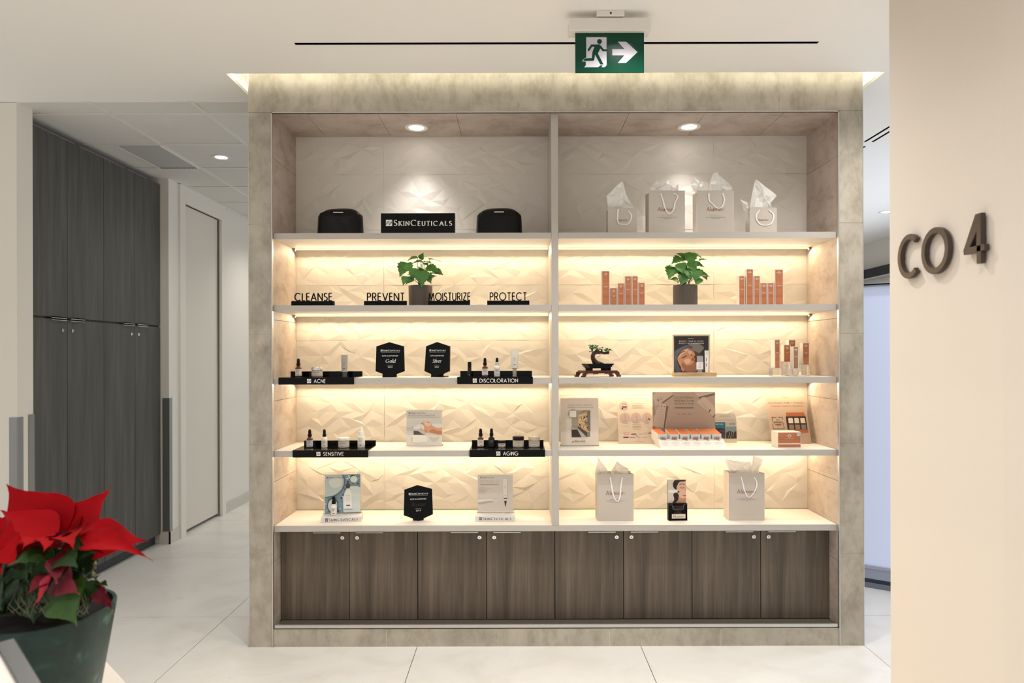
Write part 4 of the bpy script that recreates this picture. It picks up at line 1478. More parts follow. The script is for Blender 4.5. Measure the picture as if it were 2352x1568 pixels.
# ---------------- printed posters: canvas of size w x h, u to the right and v downward in 0..1
class Canvas:
    def __init__(s, mb, w, h, y=-.0006, z0=0.0, x0=0.0):
        s.mb, s.w, s.h, s.y, s.z0, s.x0, s.n = mb, w, h, y, z0, x0, 0
    def p(s, u, v):
        return (s.x0 + (u - .5) * s.w, s.z0 + (1 - v) * s.h)
    def yy(s):
        s.n += 1
        return s.y - s.n * .00006
    def poly(s, pts, m):
        s.mb.poly([s.p(*q) for q in pts], s.yy(), m)
    def blob(s, pts, m, k=5):
        n, out = len(pts), []
        for i in range(n):
            p0, p1, p2, p3 = pts[i - 1], pts[i], pts[(i + 1) % n], pts[(i + 2) % n]
            for j in range(k):
                q = j / k
                out.append(tuple(.5 * (2 * p1[a] + (p2[a] - p0[a]) * q + (2 * p0[a] - 5 * p1[a] + 4 * p2[a] - p3[a]) * q * q + (3 * p1[a] - p0[a] - 3 * p2[a] + p3[a]) * q ** 3) for a in (0, 1)))
        s.poly([(min(max(u, 0), 1), min(max(v, 0), 1)) for u, v in out], m)
    def curve(s, pts, wd, m):
        s.line(smooth_path(pts, 5), wd, m)
    def rect(s, u0, v0, u1, v1, m):
        s.poly([(u0, v0), (u1, v0), (u1, v1), (u0, v1)], m)
    def ell(s, u, v, ru, rv, m, rot=0.0):
        q = s.p(u, v)
        s.mb.ell(q[0], q[1], ru * s.w, rv * s.h, s.yy(), m, 26, math.radians(rot))
    def line(s, pts, wd, m):
        s.mb.strip([s.p(*q) for q in pts], wd * s.w, s.yy(), None, m)
    def text(s, tx, u, v, hh, m, width=None, align='c'):
        q = s.p(u, v)
        plain(s.mb, tx, q[0], q[1], hh * s.h, s.yy(), m, align, width * s.w if width else None)
    def word(s, tx, u, v, hh, m, width=None, weight=.12, serif=False, align='c', gap=.2, slant=0):
        q = s.p(u, v)
        word(s.mb, tx, q[0], q[1], hh * s.h, s.yy(), m, weight, gap, align, None, serif, slant, width * s.w if width else None)
    def bars(s, rows, m):
        for (u0, u1, v, t) in rows:
            s.rect(u0, v, u1, v + t, m)

CREAM = C('#ddd3c6')

# ---------------- third shelf right: bonsai model
t = thing('bonsai_model', 'small block-built bonsai tree model on a red-brown stand', 'model', (X(1371, 864, 3.9), 3.86, S3 + EPS), math.radians(20))
M_RB = mat('red_brown_plastic', '#4a1c12', .35)
M_DB = mat('dark_brown_plastic', '#2b140c', .35)
mb = MB()
mb.box(-.10, .10, -.05, .05, .028, .036, M_RB)
mb.box(-.107, .107, -.05, .05, .024, .030, M_RB)
for sx in (-1, 1):
    for sy in (-1, 1):
        y0, y1 = (sy * .05, sy * .036)
        for (xa, xb, za, zb) in ((.088, .112, .016, .028), (.094, .114, .008, .018), (.098, .122, .0, .009)):
            mb.box(min(sx * xa, sx * xb), max(sx * xa, sx * xb), min(y0, y1), max(y0, y1), za, zb, M_RB)
for sy in (-1, 1):
    y0, y1 = sorted((sy * .05, sy * .042))
    for (xa, xb, zb) in ((-.09, -.05, .02), (-.05, -.02, .017), (-.02, .02, .02), (.02, .05, .017), (.05, .09, .02)):
        mb.box(xa, xb, y0, y1, zb, .028, M_RB)
mb.build('stand', t, .0008)
mb = MB()
for (xa, xb) in ((-.062, -.046), (.034, .05), (.056, .068)):
    mb.box(xa, xb, -.03, .03, .036, .05, M_BLACK)
for (w2, d2_, za, zb) in ((.066, .034, .048, .056), (.072, .038, .056, .064), (.078, .042, .064, .07), (.08, .044, .07, .074)):
    mb.box(-w2, w2, -d2_, d2_, za, zb, M_GLOSSK)
mb.build('pot', t, .0006)
mb = MB()
mb.tube([(-.004, 0, .072), (-.018, 0, .085), (-.029, 0, .102), (-.031, 0, .118), (-.024, 0, .132), (-.01, 0, .142), (.006, 0, .145)], .014, M_DB, 10, [.021, .0165, .0135, .0125, .0125, .0125, .011])
mb.tube([(-.012, 0, .074), (.012, -.004, .078), (.034, -.004, .074)], .008, M_DB, 6, [.012, .008, .004])
mb.tube([(-.012, 0, .138), (.02, .002, .138), (.045, .004, .133), (.07, .002, .136)], .01, M_DB, 8, [.012, .009, .0075, .0095])
mb.tube([(.066, .002, .136), (.07, .0, .144)], .006, M_DB, 6)
mb.tube([(.006, -.008, .13), (.012, -.01, .121), (.004, -.012, .114), (-.008, -.014, .114)], .0012, M_DB, 5)
mb.build('trunk', t)
r = random.Random(4)
mb = MB()
M_LG = mat('bright_green_plastic', '#11602c', .5)
for (cx, cz, rx, rz, n) in ((-.02, .168, .03, .010, 26), (.0, .158, .024, .008, 18), (-.026, .147, .02, .008, 12), (.045, .152, .026, .007, 20), (.068, .148, .016, .006, 10), (-.034, .174, .012, .006, 6)):
    for _ in range(n):
        x, y, z = cx + r.uniform(-rx, rx), r.uniform(-.024, .024), cz + r.uniform(-rz, rz)
        M0 = mb.M
        mb.M = Matrix.Translation((x, y, z)) @ Matrix.Rotation(r.uniform(-.6, .6), 4, 'X') @ Matrix.Rotation(r.uniform(-.6, .6), 4, 'Y')
        mb.lathe([(.0058, 0), (.0058, .0025), (.0001, .003)], M_LG, seg=6, smooth=False)
        mb.M = M0
mb.build('leaves', t)

# ---------------- third shelf right: framed portrait poster on a wooden block
t = thing('poster_stand', 'framed portrait poster on a pale wooden block base', 'poster', (X(1588, 862, 3.88), 3.88, S3 + EPS), math.radians(-3))
mb = MB()
mb.box(-.103, .135, -.03, .045, 0, .023, noise_mat('pale_wood_block', [(.3, '#a98b62'), (.7, '#c0a27a')], (2, 2, 20), 5, 3, .6))
word(mb, 'Alumier', .03, .008, .008, -.0304, C('#8b6d47'), .14, .17, 'c', None, True, 0, .055)
mb.build('wood_base', t, .0015)
mb = MB()
W, H = .21, .212
mb.box(-W / 2, W / 2, .0, .004, .02, .238, mat('frame_beige', '#c9b9a3', .4))
cv = Canvas(mb, .194, .206, -.0004, .023)
DK, SK, SK2, SK3 = C('#2b2421'), C('#b98461'), C('#8f5f45'), C('#d2a07c')
cv.rect(0, 0, 1, 1, DK)
cv.blob([(.38, .3), (.5, .2), (.66, .19), (.82, .27), (.86, .34), (.76, .45), (.66, .5)], C('#756a65'))
cv.blob([(.5, .44), (.7, .46), (.86, .6), (.96, .8), (.98, .98), (.6, .98)], C('#4a372d'))
cv.blob([(.02, .46), (.12, .36), (.28, .28), (.42, .25), (.54, .29), (.5, .36), (.26, .46), (.12, .62), (.1, .74), (.2, .98), (.06, .98), (.02, .8)], C('#4d4e55'))
cv.blob([(.02, .44), (.14, .34), (.3, .27), (.4, .26), (.22, .38), (.1, .52), (.04, .7)], C('#5d5e64'))
cv.blob([(.1, .62), (.14, .5), (.24, .4), (.36, .345), (.46, .35), (.53, .39), (.575, .43), (.6, .5), (.605, .53), (.57, .56), (.585, .6), (.6, .64), (.585, .69), (.64, .76), (.66, .97), (.28, .97), (.19, .84), (.12, .72)], SK)
cv.blob([(.13, .58), (.18, .48), (.28, .4), (.38, .355), (.45, .37), (.36, .43), (.24, .5), (.17, .58)], SK3)
cv.blob([(.3, .66), (.4, .62), (.48, .66), (.44, .74), (.34, .76)], SK3)
cv.blob([(.4, .43), (.47, .4), (.52, .44), (.5, .51), (.45, .5)], SK3)
cv.blob([(.24, .72), (.36, .8), (.5, .78), (.58, .7), (.64, .76), (.66, .97), (.3, .97), (.22, .86)], SK2)
cv.blob([(.4, .36), (.5, .36), (.57, .42), (.53, .42), (.46, .385)], SK2)
cv.curve([(.125, .55), (.16, .49), (.23, .44), (.31, .415)], .02, C('#3a241b'))
cv.blob([(.22, .6), (.28, .56), (.36, .53), (.38, .545), (.31, .59), (.24, .62)], SK2)
cv.curve([(.22, .605), (.28, .585), (.34, .56), (.38, .535)], .014, C('#3b2117'))
cv.ell(.5, .535, .03, .012, C('#5e3524'), 55)
cv.curve([(.47, .51), (.5, .5), (.53, .515)], .01, SK2)
cv.blob([(.5, .645), (.54, .59), (.565, .585), (.565, .61), (.585, .64), (.56, .68), (.52, .68)], C('#96513f'))
cv.curve([(.51, .65), (.55, .625), (.58, .635)], .008, C('#5e2c22'))
cv.blob([(.2, .88), (.25, .86), (.28, .93), (.26, .98), (.22, .95)], SK)
cv.curve([(.225, .89), (.25, .9), (.25, .95)], .01, SK2)
WH = C('#e3ded8')
cv.rect(.665, .55, .83, .72, C('#b9b5b4'))
for k in range(4):
    cv.rect(.69 + k * .035, .55, .705 + k * .035, .72, C('#6e7486'))
cv.rect(.645, .72, .84, .92, WH)
cv.rect(.68, .92, .81, 1, C('#8b90a6'))
cv.bars([(.72, .8, .76, .012), (.7, .8, .81, .006), (.7, .78, .84, .006), (.7, .8, .87, .006)], C('#77716c'))
cv.poly([(.88, .4), (1, .4), (.99, 1), (.9, 1)], WH)
cv.bars([(.91, .97, .49, .008), (.92, .95, .6, .1), (.92, .95, .74, .1)], C('#8f8a86'))
cv.word('Alumier', .49, .075, .022, WH, .16, .14, True)
cv.word('BOOST YOUR IN CLINIC', .5, .155, .028, WH, .7, .15)
cv.word('RESULTS WITH ALUMIERMD', .5, .215, .028, WH, .72, .15)
mb.build('framed_print', t)

# ---------------- third shelf right: cartons on clear blocks
Ya = 3.9
def block_and_carton(bl, cl, bx0, bx1, btop, bY, cx0, cx1, ctop, cY, col=None, rot=0.0):
    h = at(1810, btop, bY).z - S3
    xa, xb = X(bx0, 863, bY), X(bx1, 863, bY)
    w = xb - xa
    t = thing('acrylic_block', bl, 'display block', ((xa + xb) / 2, bY, S3 + EPS), 0, 'clear acrylic display blocks')
    mb = MB()
    mb.box(-w / 2, w / 2, 0, .052, 0, h - EPS, M_ACRYL)
    mb.build('block', t, .0012)
    z0 = S3 + h + EPS
    ca, cbx = X(cx0, 850, cY), X(cx1, 850, cY)
    carton(cl, ca, cbx, z0, at(1810, ctop, cY).z - z0, cY, .04, col, rot, 'copper cartons on clear blocks', 'bar')
block_and_carton('low clear acrylic block at the left of the block group on the third shelf', 'tall copper carton on the low left acrylic block, third shelf', 1774, 1795, 845.5, 3.86, 1779, 1792, 780, 3.866, None, math.radians(8))
block_and_carton('clear acrylic block second from the left on the third shelf', 'copper carton on the second acrylic block from the left, third shelf', 1797, 1817, 831, 3.9, 1800.5, 1816, 791.5, 3.906)
block_and_carton('clear acrylic block behind the others on the third shelf', 'copper carton standing behind the others on the rear acrylic block', 1811, 1828, 829, 3.99, 1812, 1827.5, 780.5, 4.0)
block_and_carton('low clear acrylic block in front of the others on the third shelf', 'slim dull copper carton on the front acrylic block, third shelf', 1820, 1841, 846.5, 3.83, 1822, 1834, 795.5, 3.836, C('#94714f'))
block_and_carton('clear acrylic block at the right end of the third shelf', 'copper carton on the rightmost acrylic block, third shelf', 1842, 1860, 838, 3.88, 1844, 1859, 787, 3.886)

# ---------------- acrylic sign holders
def acrylic_sign(name, label, pxc, pyb, Y, z, w, h, lean=0.0, rotz=0.0, slab=True, dz=0.0):
    t = thing(name, label, 'sign', (X(pxc, pyb, Y), Y, z + EPS), rotz, None, lean)
    return t

# fourth shelf left: professional skincare
t = acrylic_sign('acrylic_sign', 'clear acrylic sign of a facial treatment reading PROFESSIONAL SKINCARE', 974.5, 1023, 3.95, S4, .209, .207)
mb = MB()
mb.box(-.1045, .1045, .0012, .006, 0, .209, M_ACRYL)
mb.box(-.1045, .1045, .006, .06, 0, .004, M_ACRYL)
mb.build('holder', t, .0008)
mb = MB()
mb.box(-.1025, .1025, .0, .001, .001, .206, CREAM)
cv = Canvas(mb, .205, .205, -.0002, .001)
cv.rect(0, 0, 1, 1, C('#dcd8d0'))
cv.rect(0, .28, 1, .7, C('#cfd0cc'))
brandline(mb, cv.p(.06, .08)[0], cv.p(.06, .095)[1], .0085, cv.yy(), C('#4d4a48'), C('#dcd8d0'), .1, .14)
cv.n += 6
cv.text('PROFESSIONAL SKINCARE', .43, .175, .05, C('#8e9298'), .75)
cv.rect(.05, .205, .94, .21, C('#77797c'))
SK = C('#d9a583')
cv.blob([(.62, .42), (.8, .38), (1, .4), (1, .5), (.8, .48)], C('#dfe2e0'))
cv.poly([(.2, .53), (.36, .58), (.5, .66), (.62, .74), (.58, .78), (.2, .74)], C('#5d4d45'))
cv.blob([(.0, .52), (.1, .47), (.24, .44), (.4, .42), (.5, .48), (.46, .58), (.56, .68), (.44, .66), (.3, .58), (.02, .58)], C('#c4bfbe'))
cv.blob([(.37, .43), (.4, .37), (.44, .345), (.455, .31), (.48, .34), (.53, .31), (.56, .3), (.59, .33), (.64, .335), (.69, .37), (.72, .42), (.8, .47), (.9, .5), (1, .5), (1, .69), (.82, .67), (.66, .645), (.56, .63), (.47, .58), (.4, .53)], SK)
cv.blob([(.5, .33), (.57, .32), (.64, .35), (.68, .41), (.62, .45), (.53, .42)], C('#ecc6aa'))
cv.blob([(.64, .6), (.74, .53), (.86, .57), (1, .6), (1, .69), (.82, .67)], C('#c08260'))
cv.curve([(.41, .385), (.44, .37), (.47, .385)], .01, C('#6b4232'))
cv.curve([(.43, .42), (.46, .405), (.49, .42)], .008, C('#6b4232'))
cv.blob([(.585, .335), (.61, .325), (.635, .345), (.61, .36)], C('#c4735f'))
cv.ell(.55, .59, .035, .045, C('#c98d6c'), -30)
cv.blob([(.2, .46), (.3, .41), (.36, .4), (.38, .47), (.34, .53), (.22, .53)], C('#e4dfdb'))
for k in range(4):
    cv.curve([(.31, .42 + k * .03), (.39, .395 + k * .032), (.46, .42 + k * .03), (.49, .46 + k * .024)], .026, C('#f0ebe6' if k % 2 else '#e2dcd7'))
cv.rect(0, .69, 1, 1, C('#d8d4cc'))
cv.blob([(.1, .76), (.14, .715), (.3, .705), (.52, .715), (.57, .77), (.57, .87), (.52, .91), (.3, .925), (.14, .915), (.1, .88)], C('#e8e3da'))
cv.ell(.145, .815, .035, .085, C('#cfc8bd'))
cv.line([(.1, .9), (.3, .93), (.56, .9)], .012, C('#b9b2a7'))
cv.ell(.78, .75, .14, .03, C('#b9b2a6'))
cv.blob([(.64, .75), (.78, .76), (.92, .75), (.89, .83), (.83, .885), (.78, .89), (.72, .885), (.67, .83)], C('#c9c1b4'))
cv.ell(.78, .745, .12, .02, C('#e4ddd2'))
mb.build('print', t)

# bottom shelf: two acrylic displays with lettered bases
def base_display(label, pxc, pyb, Y, rotz, seed):
    t = thing('acrylic_display', label, 'sign', (X(pxc, pyb, Y), Y, S5 + EPS), math.radians(rotz), 'white lettered acrylic displays')
    mb = MB()
    ww = mat('white_acrylic', '#ddd9d6', .15)
    mb.add([(-.112, 0, 0), (.112, 0, 0), (.112, .09, 0), (-.112, .09, 0), (-.112, .004, .026), (.112, .004, .026), (.112, .09, .034), (-.112, .09, .034)],
           [(0, 1, 5, 4), (1, 2, 6, 5), (2, 3, 7, 6), (3, 0, 4, 7), (4, 5, 6, 7), (3, 2, 1, 0)], ww)
    M0 = mb.M
    mb.M = Matrix.Rotation(math.atan2(-.004, .026), 4, 'X')
    brandline(mb, -.09, .006, .0145, -.0006, C('#2a2a30'), ww, .18, .15)
    mb.M = M0
    mb.build('base', t, .0008)
    return t
t = base_display('acrylic display with blue bubble print and lettered white base', 784, 1195, 3.84, 7, 1)
mb = MB()
mb.box(-.107, .107, .066, .074, .034, .268, M_ACRYL)
mb.build('acrylic_panel', t, .001)
mb = MB()
mb.box(-.099, .099, .0638, .0655, .036, .256, CREAM)
cv = Canvas(mb, .198, .22, .0636, .036)
cv.rect(0, 0, 1, 1, C('#7a93a0'))
r = random.Random(9)
for _ in range(90):
    u, v = r.uniform(.02, .98), r.uniform(.02, .98)
    if (u - .12) ** 2 + (v - .2) ** 2 < .2 and v < .6:
        continue
    q = r.uniform(.012, .04)
    if q < u < 1 - q and q < v < 1 - q:
        cv.ell(u, v, q, q * .9, C(r.choice(('#46626f', '#c9d6d8', '#8fa9b4', '#2f4957', '#dfe6e2'))))
cv.poly([(0, 0), (.5, 0), (.56, .12), (.56, .26), (.5, .4), (.4, .5), (.26, .57), (0, .6)], C('#55717c'))
cv.poly([(0, 0), (.48, 0), (.53, .12), (.53, .25), (.47, .38), (.37, .47), (.24, .54), (0, .57)], C('#b9c3bf'))
cv.ell(.3, .2, .18, .14, C('#cdd4cd'))
cv.ell(.82, .13, .12, .1, C('#46626f'))
cv.ell(.82, .13, .105, .088, C('#d4dcd6'))
cv.poly([(.62, .36), (.75, .3), (.9, .3), (1, .34), (1, .98), (.52, .98), (.5, .6)], C('#ccd5d2'))
cv.ell(.22, .8, .16, .2, C('#46626f'))
cv.ell(.22, .8, .13, .17, C('#c8d2d0'))
bt = C('#e6e4df')
cv.rect(.595, .25, .7, .36, C('#4a3d3b'))
cv.rect(.63, .17, .67, .25, C('#4a3d3b'))
cv.poly([(.58, .42), (.6, .38), (.7, .38), (.72, .42), (.75, .48), (.76, .9), (.54, .9), (.55, .48)], bt)
cv.bars([(.58, .71, .55, .008), (.6, .7, .6, .006), (.6, .7, .65, .006), (.6, .7, .69, .006)], C('#8e9a9c'))
cv.rect(.6, .79, .71, .815, C('#2c2c30'))
cv.ell(.65, .905, .14, .018, C('#9fb0b2'))
brandline(mb, cv.p(.05, 0)[0], cv.p(0, .09)[1], .0075, cv.yy(), C('#3c4a50'), C('#b9c3bf'), .1, .14)
mb.build('print', t)
Yd = 3.895
dropper('clear dropper bottle with black bulb on the white base of the bubble-print display', X(768.5, 1183, 3.9), S5 + .0305, Yd - .012, M_CLEAR, M_RUBBER, M_LABEL, .105, .0175, None, 'dropper bottles')
t = base_display('acrylic display with pale product poster and lettered white base', 1137, 1193, 3.85, 0, 2)
mb = MB()
mb.box(-.107, .107, .066, .074, .034, .258, M_ACRYL)
mb.build('acrylic_panel', t, .001)
mb = MB()
mb.box(-.1, .1, .0638, .0655, .04, .25, CREAM)
cv = Canvas(mb, .2, .21, .0636, .04)
cv.rect(0, 0, 1, 1, C('#cfc9c0'))
brandline(mb, cv.p(.07, 0)[0], cv.p(0, .09)[1], .0075, cv.yy(), C('#4d4a48'), C('#cfc9c0'), .078, .14)
cv.n += 6
cv.text('RETINOL 0.3', .34, .23, .085, C('#b9b2a8'), .56)
cv.bars([(.06, .6, .265, .01)], C('#6f6a65'))
cv.bars([(.06, .24, .35, .008), (.06, .42, .38, .006), (.06, .22, .42, .008), (.06, .28, .45, .006), (.06, .22, .49, .008)], C('#9a948d'))
cv.rect(.045, .35, .05, .5, C('#9a948d'))
cv.poly([(0, .7), (.3, .68), (.5, .66), (.42, .75), (.1, .8), (0, .8)], C('#b3aca2'))
cv.poly([(0, .68), (.35, .66), (.6, .7), (.3, .71), (0, .75)], C('#e2ddd4'))
cv.poly([(.72, .1), (.86, .12), (.85, .38), (.83, .63), (.75, .63), (.72, .4)], C('#dedad3'))
cv.line([(.86, .12), (.85, .38), (.83, .63)], .008, C('#a39c92'))
cv.bars([(.75, .82, .31, .006), (.75, .82, .35, .006), (.76, .81, .55, .012)], C('#8f8981'))
cv.rect(.745, .63, .835, .655, C('#4a3c33'))
cv.rect(.76, .655, .82, .7, C('#dedad3'))
cv.poly([(.755, .71), (.825, .71), (.8, .86), (.785, .86)], C('#3a2c22'))
mb.build('print', t)

# fourth shelf right: code sign (the code itself is left out)
t = thing('acrylic_sign', 'clear acrylic sign with a shop photo reading Scan this code, beside the divider', 'sign', (X(1331.5, 1024, 3.94), 3.94, S4 + EPS), 0, None, math.radians(3))
mb = MB()
mb.box(-.111, .111, .0012, .005, 0, .276, M_ACRYL)
mb.box(-.111, .111, .005, .07, 0, .004, M_ACRYL)
mb.build('holder', t, .0008)
mb = MB()
mb.box(-.109, .109, 0, .001, .002, .272, CREAM)
cv = Canvas(mb, .218, .27, -.0002, .002)
cv.rect(0, 0, 1, 1, C('#ded2c4'))
cv.text('Scan this code for updates on', .52, .15, .03, M_GINK, .66)
cv.text('cosmetic products and services', .52, .2, .03, M_GINK, .69)
cv.rect(.27, .245, .795, .835, C('#efe9e0'))
cv.rect(.285, .25, .785, .825, C('#8b8175'))
cv.poly([(.285, .25), (.6, .25), (.45, .4), (.46, .62), (.3, .66), (.285, .66)], C('#a79c8e'))
cv.poly([(.46, .35), (.785, .25), (.785, .72), (.68, .72), (.46, .58)], C('#cda874'))
for k in range(4):
    a = .08 * k
    cv.line([(.46, .38 + a * .75), (.7, .33 + a * 1.35)], .012, C('#efe3cb'))
r = random.Random(2)
for _ in range(40):
    u = r.uniform(.48, .7)
    v = r.uniform(.36, .62)
    cv.rect(u, v, u + .022, v + .03, C(r.choice(('#3a3029', '#e9dcc6', '#a0683f', '#6b5a78', '#d9b98a'))))
cv.poly([(.71, .29), (.785, .25), (.785, .72), (.71, .66)], C('#77746f'))
cv.poly([(.46, .6), (.7, .72), (.7, .82), (.46, .64)], C('#4f463e'))
cv.poly([(.46, .64), (.69, .825), (.55, .825), (.44, .66), (.3, .67), (.3, .6)], C('#b8ab9b'))
cv.poly([(.285, .67), (.43, .665), (.54, .825), (.29, .825)], C('#35302b'))
cv.ell(.32, .33, .12, .095, C('#b3a797'))
cv.rect(.24, .265, .41, .395, C('#f1ece4'))
cv.line([(.3, .94), (.31, .92), (.35, .92)], .012, C('#3c3a38'))
cv.line([(.36, .89), (.385, .905), (.375, .93)], .012, C('#3c3a38'))
cv.text('DermEd', .52, .93, .038, C('#3c3a38'), .24)
mb.build('print', t)

# press card leaning on the back wall
t = thing('press_card', 'pale leaning press card with round product pictures, half behind the big counter display', 'sign', (X(1461, 1019, 4.02), 4.02, S4 + EPS), 0, None, math.radians(16.5))
mb = MB()
mb.box(-.102, .102, 0, .003, 0, .288, C('#d6c4b3'))
cv = Canvas(mb, .204, .288, -.0002)
cv.word('Alumier', .37, .065, .02, M_GINK, .18, .14, True)
cv.text('IN THE PRESS', .66, .065, .015, C('#a3958a'), .3)
cc = C('#bfa99f')
cv.ell(.2, .21, .14, .1, cc)
cv.rect(.14, .155, .28, .17, C('#c98470'))
cv.rect(.14, .18, .28, .255, C('#3c2a33'))
for k in range(3):
    cv.rect(.15 + k * .044, .188, .185 + k * .044, .212, C('#e6dcd6'))
    cv.rect(.15 + k * .044, .222, .185 + k * .044, .248, C('#8d7a80'))
cv.ell(.15, .268, .022, .016, C('#20181c'))
cv.bars([(.42, .86, .15, .004), (.44, .74, .195, .012), (.44, .76, .24, .012), (.8, .86, .245, .005)], C('#b3a69c'))
for u in (.22, .54, .86):
    cv.ell(u, .46, .145, .105, cc)
for u in (.22, .55, .84):
    cv.rect(u - .012, .39, u + .012, .41, C('#a48f86'))
    cv.rect(u - .012, .43, u + .012, .47, C('#a48f86'))
    cv.rect(u - .012, .5, u + .03, .53, C('#a48f86'))
cv.poly([(.88, .46), (.94, .49), (.95, .51), (.9, .5)], C('#2c2420'))
cv.bars([(.14, .32, .635, .005), (.42, .68, .6, .004), (.42, .68, .635, .006), (.44, .66, .65, .006), (.42, .68, .67, .006), (.46, .64, .7, .004), (.75, .97, .6, .003), (.78, .95, .635, .005), (.85, .93, .67, .004)], C('#9b8b80'))
cv.rect(.17, .775, .32, .81, C('#c47468'))
cv.rect(.18, .782, .31, .803, C('#e0b8ad'))
cv.bars([(.37, .52, .795, .016), (.87, .98, .775, .018), (.14, .29, .86, .018), (.51, .55, .835, .012)], C('#2c2622'))
cv.bars([(.57, .71, .798, .006), (.34, .48, .865, .01), (.54, .64, .865, .008), (.69, .83, .865, .008), (.87, .98, .865, .006), (.55, .6, .92, .005), (.45, .75, .955, .004)], C('#8d7f75'))
cv.rect(.75, .775, .757, .81, C('#5c5148'))
cv.rect(.8, .775, .807, .81, C('#5c5148'))
mb.build('card', t)

# big counter display with six cartons
DX0, DX1, DYF, DYB = .803, 1.174, 3.806, 4.05
t = thing('counter_display', 'large cardboard counter display reading EXCEPTIONAL PROTECTION', 'display', ((DX0 + DX1) / 2, DYF, S4 + EPS))
hw, dp = (DX1 - DX0) / 2, DYB - DYF
M_CARD = C('#dcd5cf', .5)
mb = MB()
mb.box(-hw, hw, dp - .006, dp, 0, .303, M_CARD)
cv = Canvas(mb, 2 * hw, .303, dp - .0062)
cv.rect(0, 0, 1, 1, C('#b7a392'))
TB, TBD, TS = C('#c8b8a8'), C('#a5917f'), C('#7d6656')
cv.poly([(0, .1), (.06, 0), (.3, 0), (.33, .05), (.14, .22), (.05, .26)], TB)
cv.poly([(.33, .05), (.34, .07), (.17, .22), (.14, .21)], TS)
cv.poly([(.0, .3), (.03, .26), (.06, .45), (.0, .48)], TBD)
cv.poly([(.11, .22), (.22, .24), (.21, .3), (.24, .3), (.18, .71), (.0, .66), (.06, .36), (.1, .3)], TB)
cv.poly([(.22, .27), (.255, .28), (.19, .72), (.175, .71)], TS)
cv.line([(.08, .14), (.1, .18)], .012, C('#3c2f28'))
for k in range(4):
    cv.line([(.1 + k * .013, .12 - k * .008), (.125 + k * .013, .17 - k * .008)], .004, TS)
cv.bars([(.13, .15, .27, .012), (.18, .2, .285, .012)], C('#3c2f28'))
for k in range(5):
    cv.rect(.1 - k * .006, .34 + k * .05, .2 - k * .006, .344 + k * .05, TBD)
cv.poly([(.67, 0), (1, 0), (1, .03), (.75, .1), (.72, .08)], TB)
cv.poly([(.73, .1), (1, .02), (1, .06), (.75, .135)], TS)
cv.poly([(.8, .1), (.84, .1), (1, .3), (1, .46), (.97, .48), (.72, .22), (.7, .2)], TB)
cv.poly([(1, .43), (1, .47), (.97, .5), (.955, .49)], TS)
cv.line([(.925, .34), (.9, .4)], .012, C('#3c2f28'))
for k in range(6):
    cv.line([(.8 + k * .023, .2 + k * .028), (.775 + k * .023, .26 + k * .028)], .004, TBD)
ik = C('#5f4b3f')
cv.word('EXCEPTIONAL', .505, .125, .034, ik, .3, .12, False, 'c', .35)
cv.word('PROTECTION', .505, .19, .034, ik, .3, .14, False, 'c', .35)
cv.text('365 DAYS A YEAR', .505, .245, .027, C('#7d695c'), .3)
cv.bars([(.355, .655, .298, .007), (.355, .655, .326, .006)], ik)
cv.bars([(.395, .44, .425, .012), (.47, .54, .425, .012), (.565, .62, .425, .012)], C('#8a7769'))
cv.ell(.02, .7, .022, .035, C('#b8674a'))
mb.build('back_panel', t)
mb = MB()
mb.add([(-hw, 0, 0), (-hw, dp - .006, 0), (-hw, dp - .006, .07), (-hw, .16, .07), (-hw, .08, .0445)], [(0, 4, 3, 2, 1)], M_CARD)
mb.add([(hw, 0, 0), (hw, dp - .006, 0), (hw, dp - .006, .07), (hw, .16, .07), (hw, .08, .0445)], [(1, 2, 3, 4, 0)], M_CARD)
mb.add([(-hw, 0, 0), (hw, 0, 0), (hw, .08, .0445), (-hw, .08, .0445)], [(0, 1, 2, 3)], M_CARD)
mb.add([(-hw, .08, .0445), (hw, .08, .0445), (hw, .088, .0445), (-hw, .088, .0445), (-hw, .088, .012), (hw, .088, .012)], [(0, 1, 2, 3), (3, 2, 5, 4)], M_CARD)
mb.add([(-hw, .088, .012), (hw, .088, .012), (hw, dp - .006, .034), (-hw, dp - .006, .034)], [(0, 1, 2, 3)], M_CARD)
M0 = mb.M
sl = math.hypot(.08, .0445)
mb.M = Matrix.Rotation(-math.atan2(.08, .0445), 4, 'X')
for k in range(6):
    xc = -hw + .03 + .0605 * k
    mb.ell(xc, sl - .003, .018, .004, -.0006, C('#5c5550'))
    mb.ell(xc + .008, sl - .013, .0085, .005, -.0006, C('#c98d70' if k > 1 else '#cfc5c0'))
    for q, (wd, zz) in enumerate(((.016, .028), (.045, .033), (.04, .038), (.045, .046), (.03, .05), (.03, .06))):
        mb.box(xc - wd / 2, xc + wd / 2, -.0007, -.0005, sl - zz - .001, sl - zz, C('#b3aab0'))
mb.M = M0
mb.build('tray', t)
